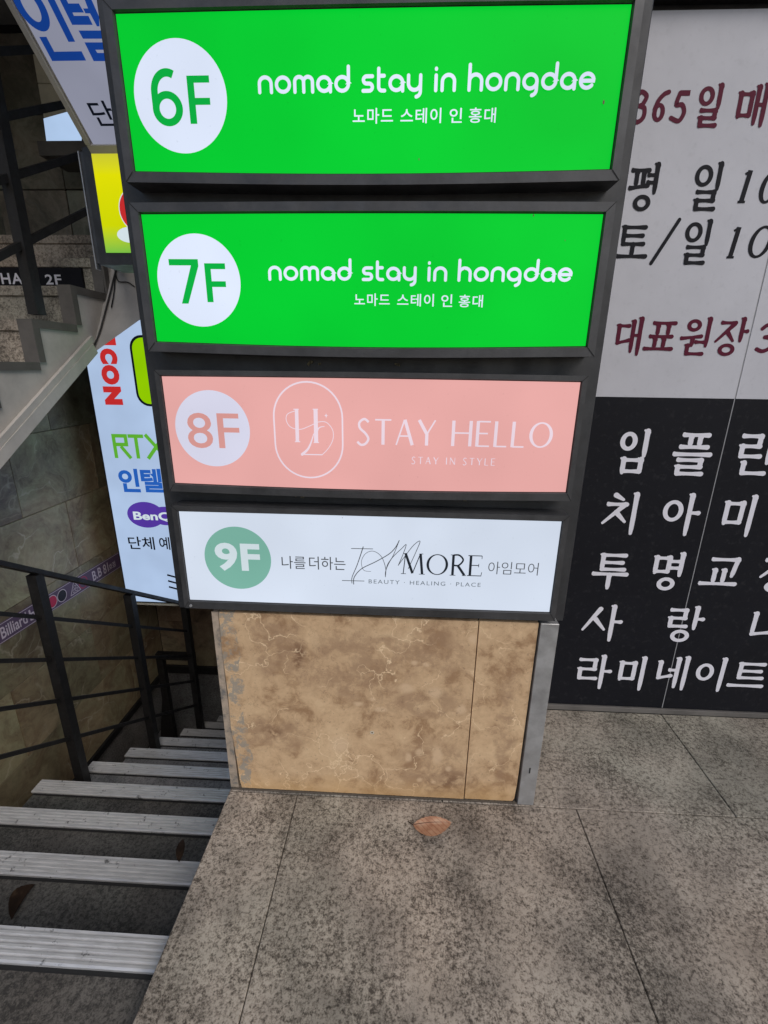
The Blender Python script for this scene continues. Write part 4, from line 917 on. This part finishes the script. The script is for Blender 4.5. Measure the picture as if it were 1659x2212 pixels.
# stone base
YS = .904
bs = B(); bs.box(-.414, .300, YS+.012, 1.13, .001, .519); bs.obj('base_core', M['grout'], py_)
def chipped(x0, x1, z0, z1, name, mat, y=YS, chip=None):
    P = [(x0, z0), (x1, z0), (x1, z1), (x0, z1)] if chip is None else chip
    b = B(); b.prism(P, lambda a, c: (a, y+.02, c), lambda a, c: (a, y, c)); return b.obj(name, mat, py_)
chipped(0, 0, 0, 0, 'stone_panel', M['beige'], chip=[(-.3985, .006), (.1735, .006), (.1735, .518), (-.4105, .518), (-.412, .42), (-.409, .30), (-.4105, .20), (-.4045, .10), (-.4025, .05), (-.402, .028)])
chipped(0, 0, 0, 0, 'stone_panel', M['beige'], y=YS+.0012, chip=[(.1762, .006), (.296, .006), (.3005, .014), (.303, .06), (.3045, .3), (.3055, .518), (.1762, .518)])
m = base_mat('worn edge stone', (.4, .33, .26), .6); n = N(m); n.color(n.ramp(n.noise(35, 6, .7), [(.38, (.17, .16, .15)), (.47, (.33, .27, .21)), (.6, (.44, .35, .27))])); M['worn'] = m
chipped(0, 0, 0, 0, 'corner_stone', M['worn'], y=YS+.0022, chip=[(-.428, .004), (-.408, .004), (-.4102, .2), (-.4125, .3), (-.413, .517), (-.428, .517)])
b = B(); b.box(-.4285, -.4262, YS+.003, 1.13, .004, .517); b.obj('side_stone', M['worn'], py_)
B().box(.3085, .3485, YS-.004, 1.13, .001, .520, .0012).obj('steel_trim', M['steel'], py_)
B().box(.3262, .3290, YS-.0052, YS-.0036, .104, .120).obj('slot', M['black_gap'], py_)
# little hole in the stone
a = PY(YS).at(804, 1582); ik = Ink(PY(YS), .0006); ik.ring(a[0], a[1], .0036, .0036, .0026, 18); ik.obj('filled_hole', base_mat('pale filler', (.62, .56, .45), .7), py_)
ik = Ink(PY(YS), .0012); ik.disc(a[0], a[1], .0018, n_=12); ik.obj('hole', M['black_gap'], py_)
b = B(); b.box(-.425, .35, YS-.0025, YS-.0005, .0012, .005); b.obj('mortar_line', M['grout'], py_)

# ============================================================ LEAVES
def leaf(name, base, tip, wn, wf, zn, zf, mat, label, stem=None, bend=.0, group=None):
    base, tip = Vector(base), Vector(tip); d = tip-base; side = Vector((d.y, -d.x, 0)).normalized(); n_ = 18; m_ = 6; V = []; F = []
    for i in range(n_+1):
        t = i/n_; c0 = base.lerp(tip, t)+Vector((0, 0, bend*math.sin(math.pi*t))); wd = math.sin(math.pi*t**.85)**.8 if 0 < t < 1 else .0
        for j in range(-m_, m_+1):
            s_ = j/m_; rip = .0009*math.sin(t*50+abs(s_)*3)*abs(s_)
            if s_ >= 0: V.append(c0+side*(wn*wd*s_)+Vector((0, 0, zn*wd*s_**1.5+rip)))
            else: V.append(c0+side*(wf*wd*s_)+Vector((0, 0, zf*wd*(-s_)**1.2+rip)))
    k = 2*m_+1
    F = [(i*k+j, i*k+j+1, (i+1)*k+j+1, (i+1)*k+j) for i in range(n_) for j in range(k-1)]
    r = empty(name, tuple(base), label, 'leaf', group)
    mesh('blade', V, F, mat, r, smooth=True)
    P = [base+Vector((0, 0, bend*0))+d*(t*.96)+Vector((0, 0, bend*math.sin(math.pi*t)+.0009)) for t in [i/10 for i in range(11)]]
    B().tube(P, [.0011-.0008*i/10 for i in range(11)], 6).obj('midrib', M['stem'] if mat is M['leaf'] else M['leaf2'], r)
    if stem: B().tube([base, Vector(stem)], [.0011, .0008], 6).obj('stem', M['leaf2'], r)
pzl = PZ(.006)
a = pzl.at(892, 1782); c_ = pzl.at(975, 1778)
leaf('fallen_leaf', (a[0], a[1], .006), (c_[0], c_[1], .008), .038, .006, .006, .013, M['leaf'], 'dry orange brown leaf lying on the pavement in front of the stone base', (a[0]-.012, a[1]+.012, .002), .004)
zs = Z0-RI
pz2 = PZ(Z0-RI*2+.004); a = pz2.at(535/1.35624, 2465/1.35624)
a = PZ(Z0-RI+.004).at(*zm(0, 2000, 2.074)(1090, 1100)); c_ = PZ(Z0-RI+.004).at(*zm(0, 2000, 2.074)(1112, 960))
zl = Z0-RI+.010; leaf('fallen_leaf', (a[0], a[1]-.0, zl), (c_[0], c_[1], zl), .011, .011, .004, .004, M['leaf2'], 'small dark brown leaf on the second metal nosing near the pavement edge', None, .006)
zl = Z0+.006
q = zm(0, 2000, 2.074); a = PZ(zl).at(*q(60, 1485)); c_ = PZ(Z0-RI).at(*q(225, 1215))
zl = Z0-RI+.005; a = PZ(zl).at(*q(70, 1440)); c_ = PZ(zl).at(*q(215, 1225))
leaf('fallen_leaf', (a[0], a[1], zl), (c_[0], c_[1], zl), .006, .018, .006, .028, M['leaf2'], 'large curled brown leaf on the dark step at the lower left', None, .008)

# ============================================================ BUILDING OVERHEAD
bo = empty('building_soffit', (0, 2, 3.2), 'plain grey soffit of the building over the stairwell and shopfront', 'ceiling')
B().box(-3.2, 2.6, 1.05, 3.95, 3.2, 3.5).obj('soffit_slab', M['soffit'], bo)
B().box(-3.2, 2.6, 1.0, 1.05, 3.1, 4.6).obj('front_fascia', M['body'], bo)
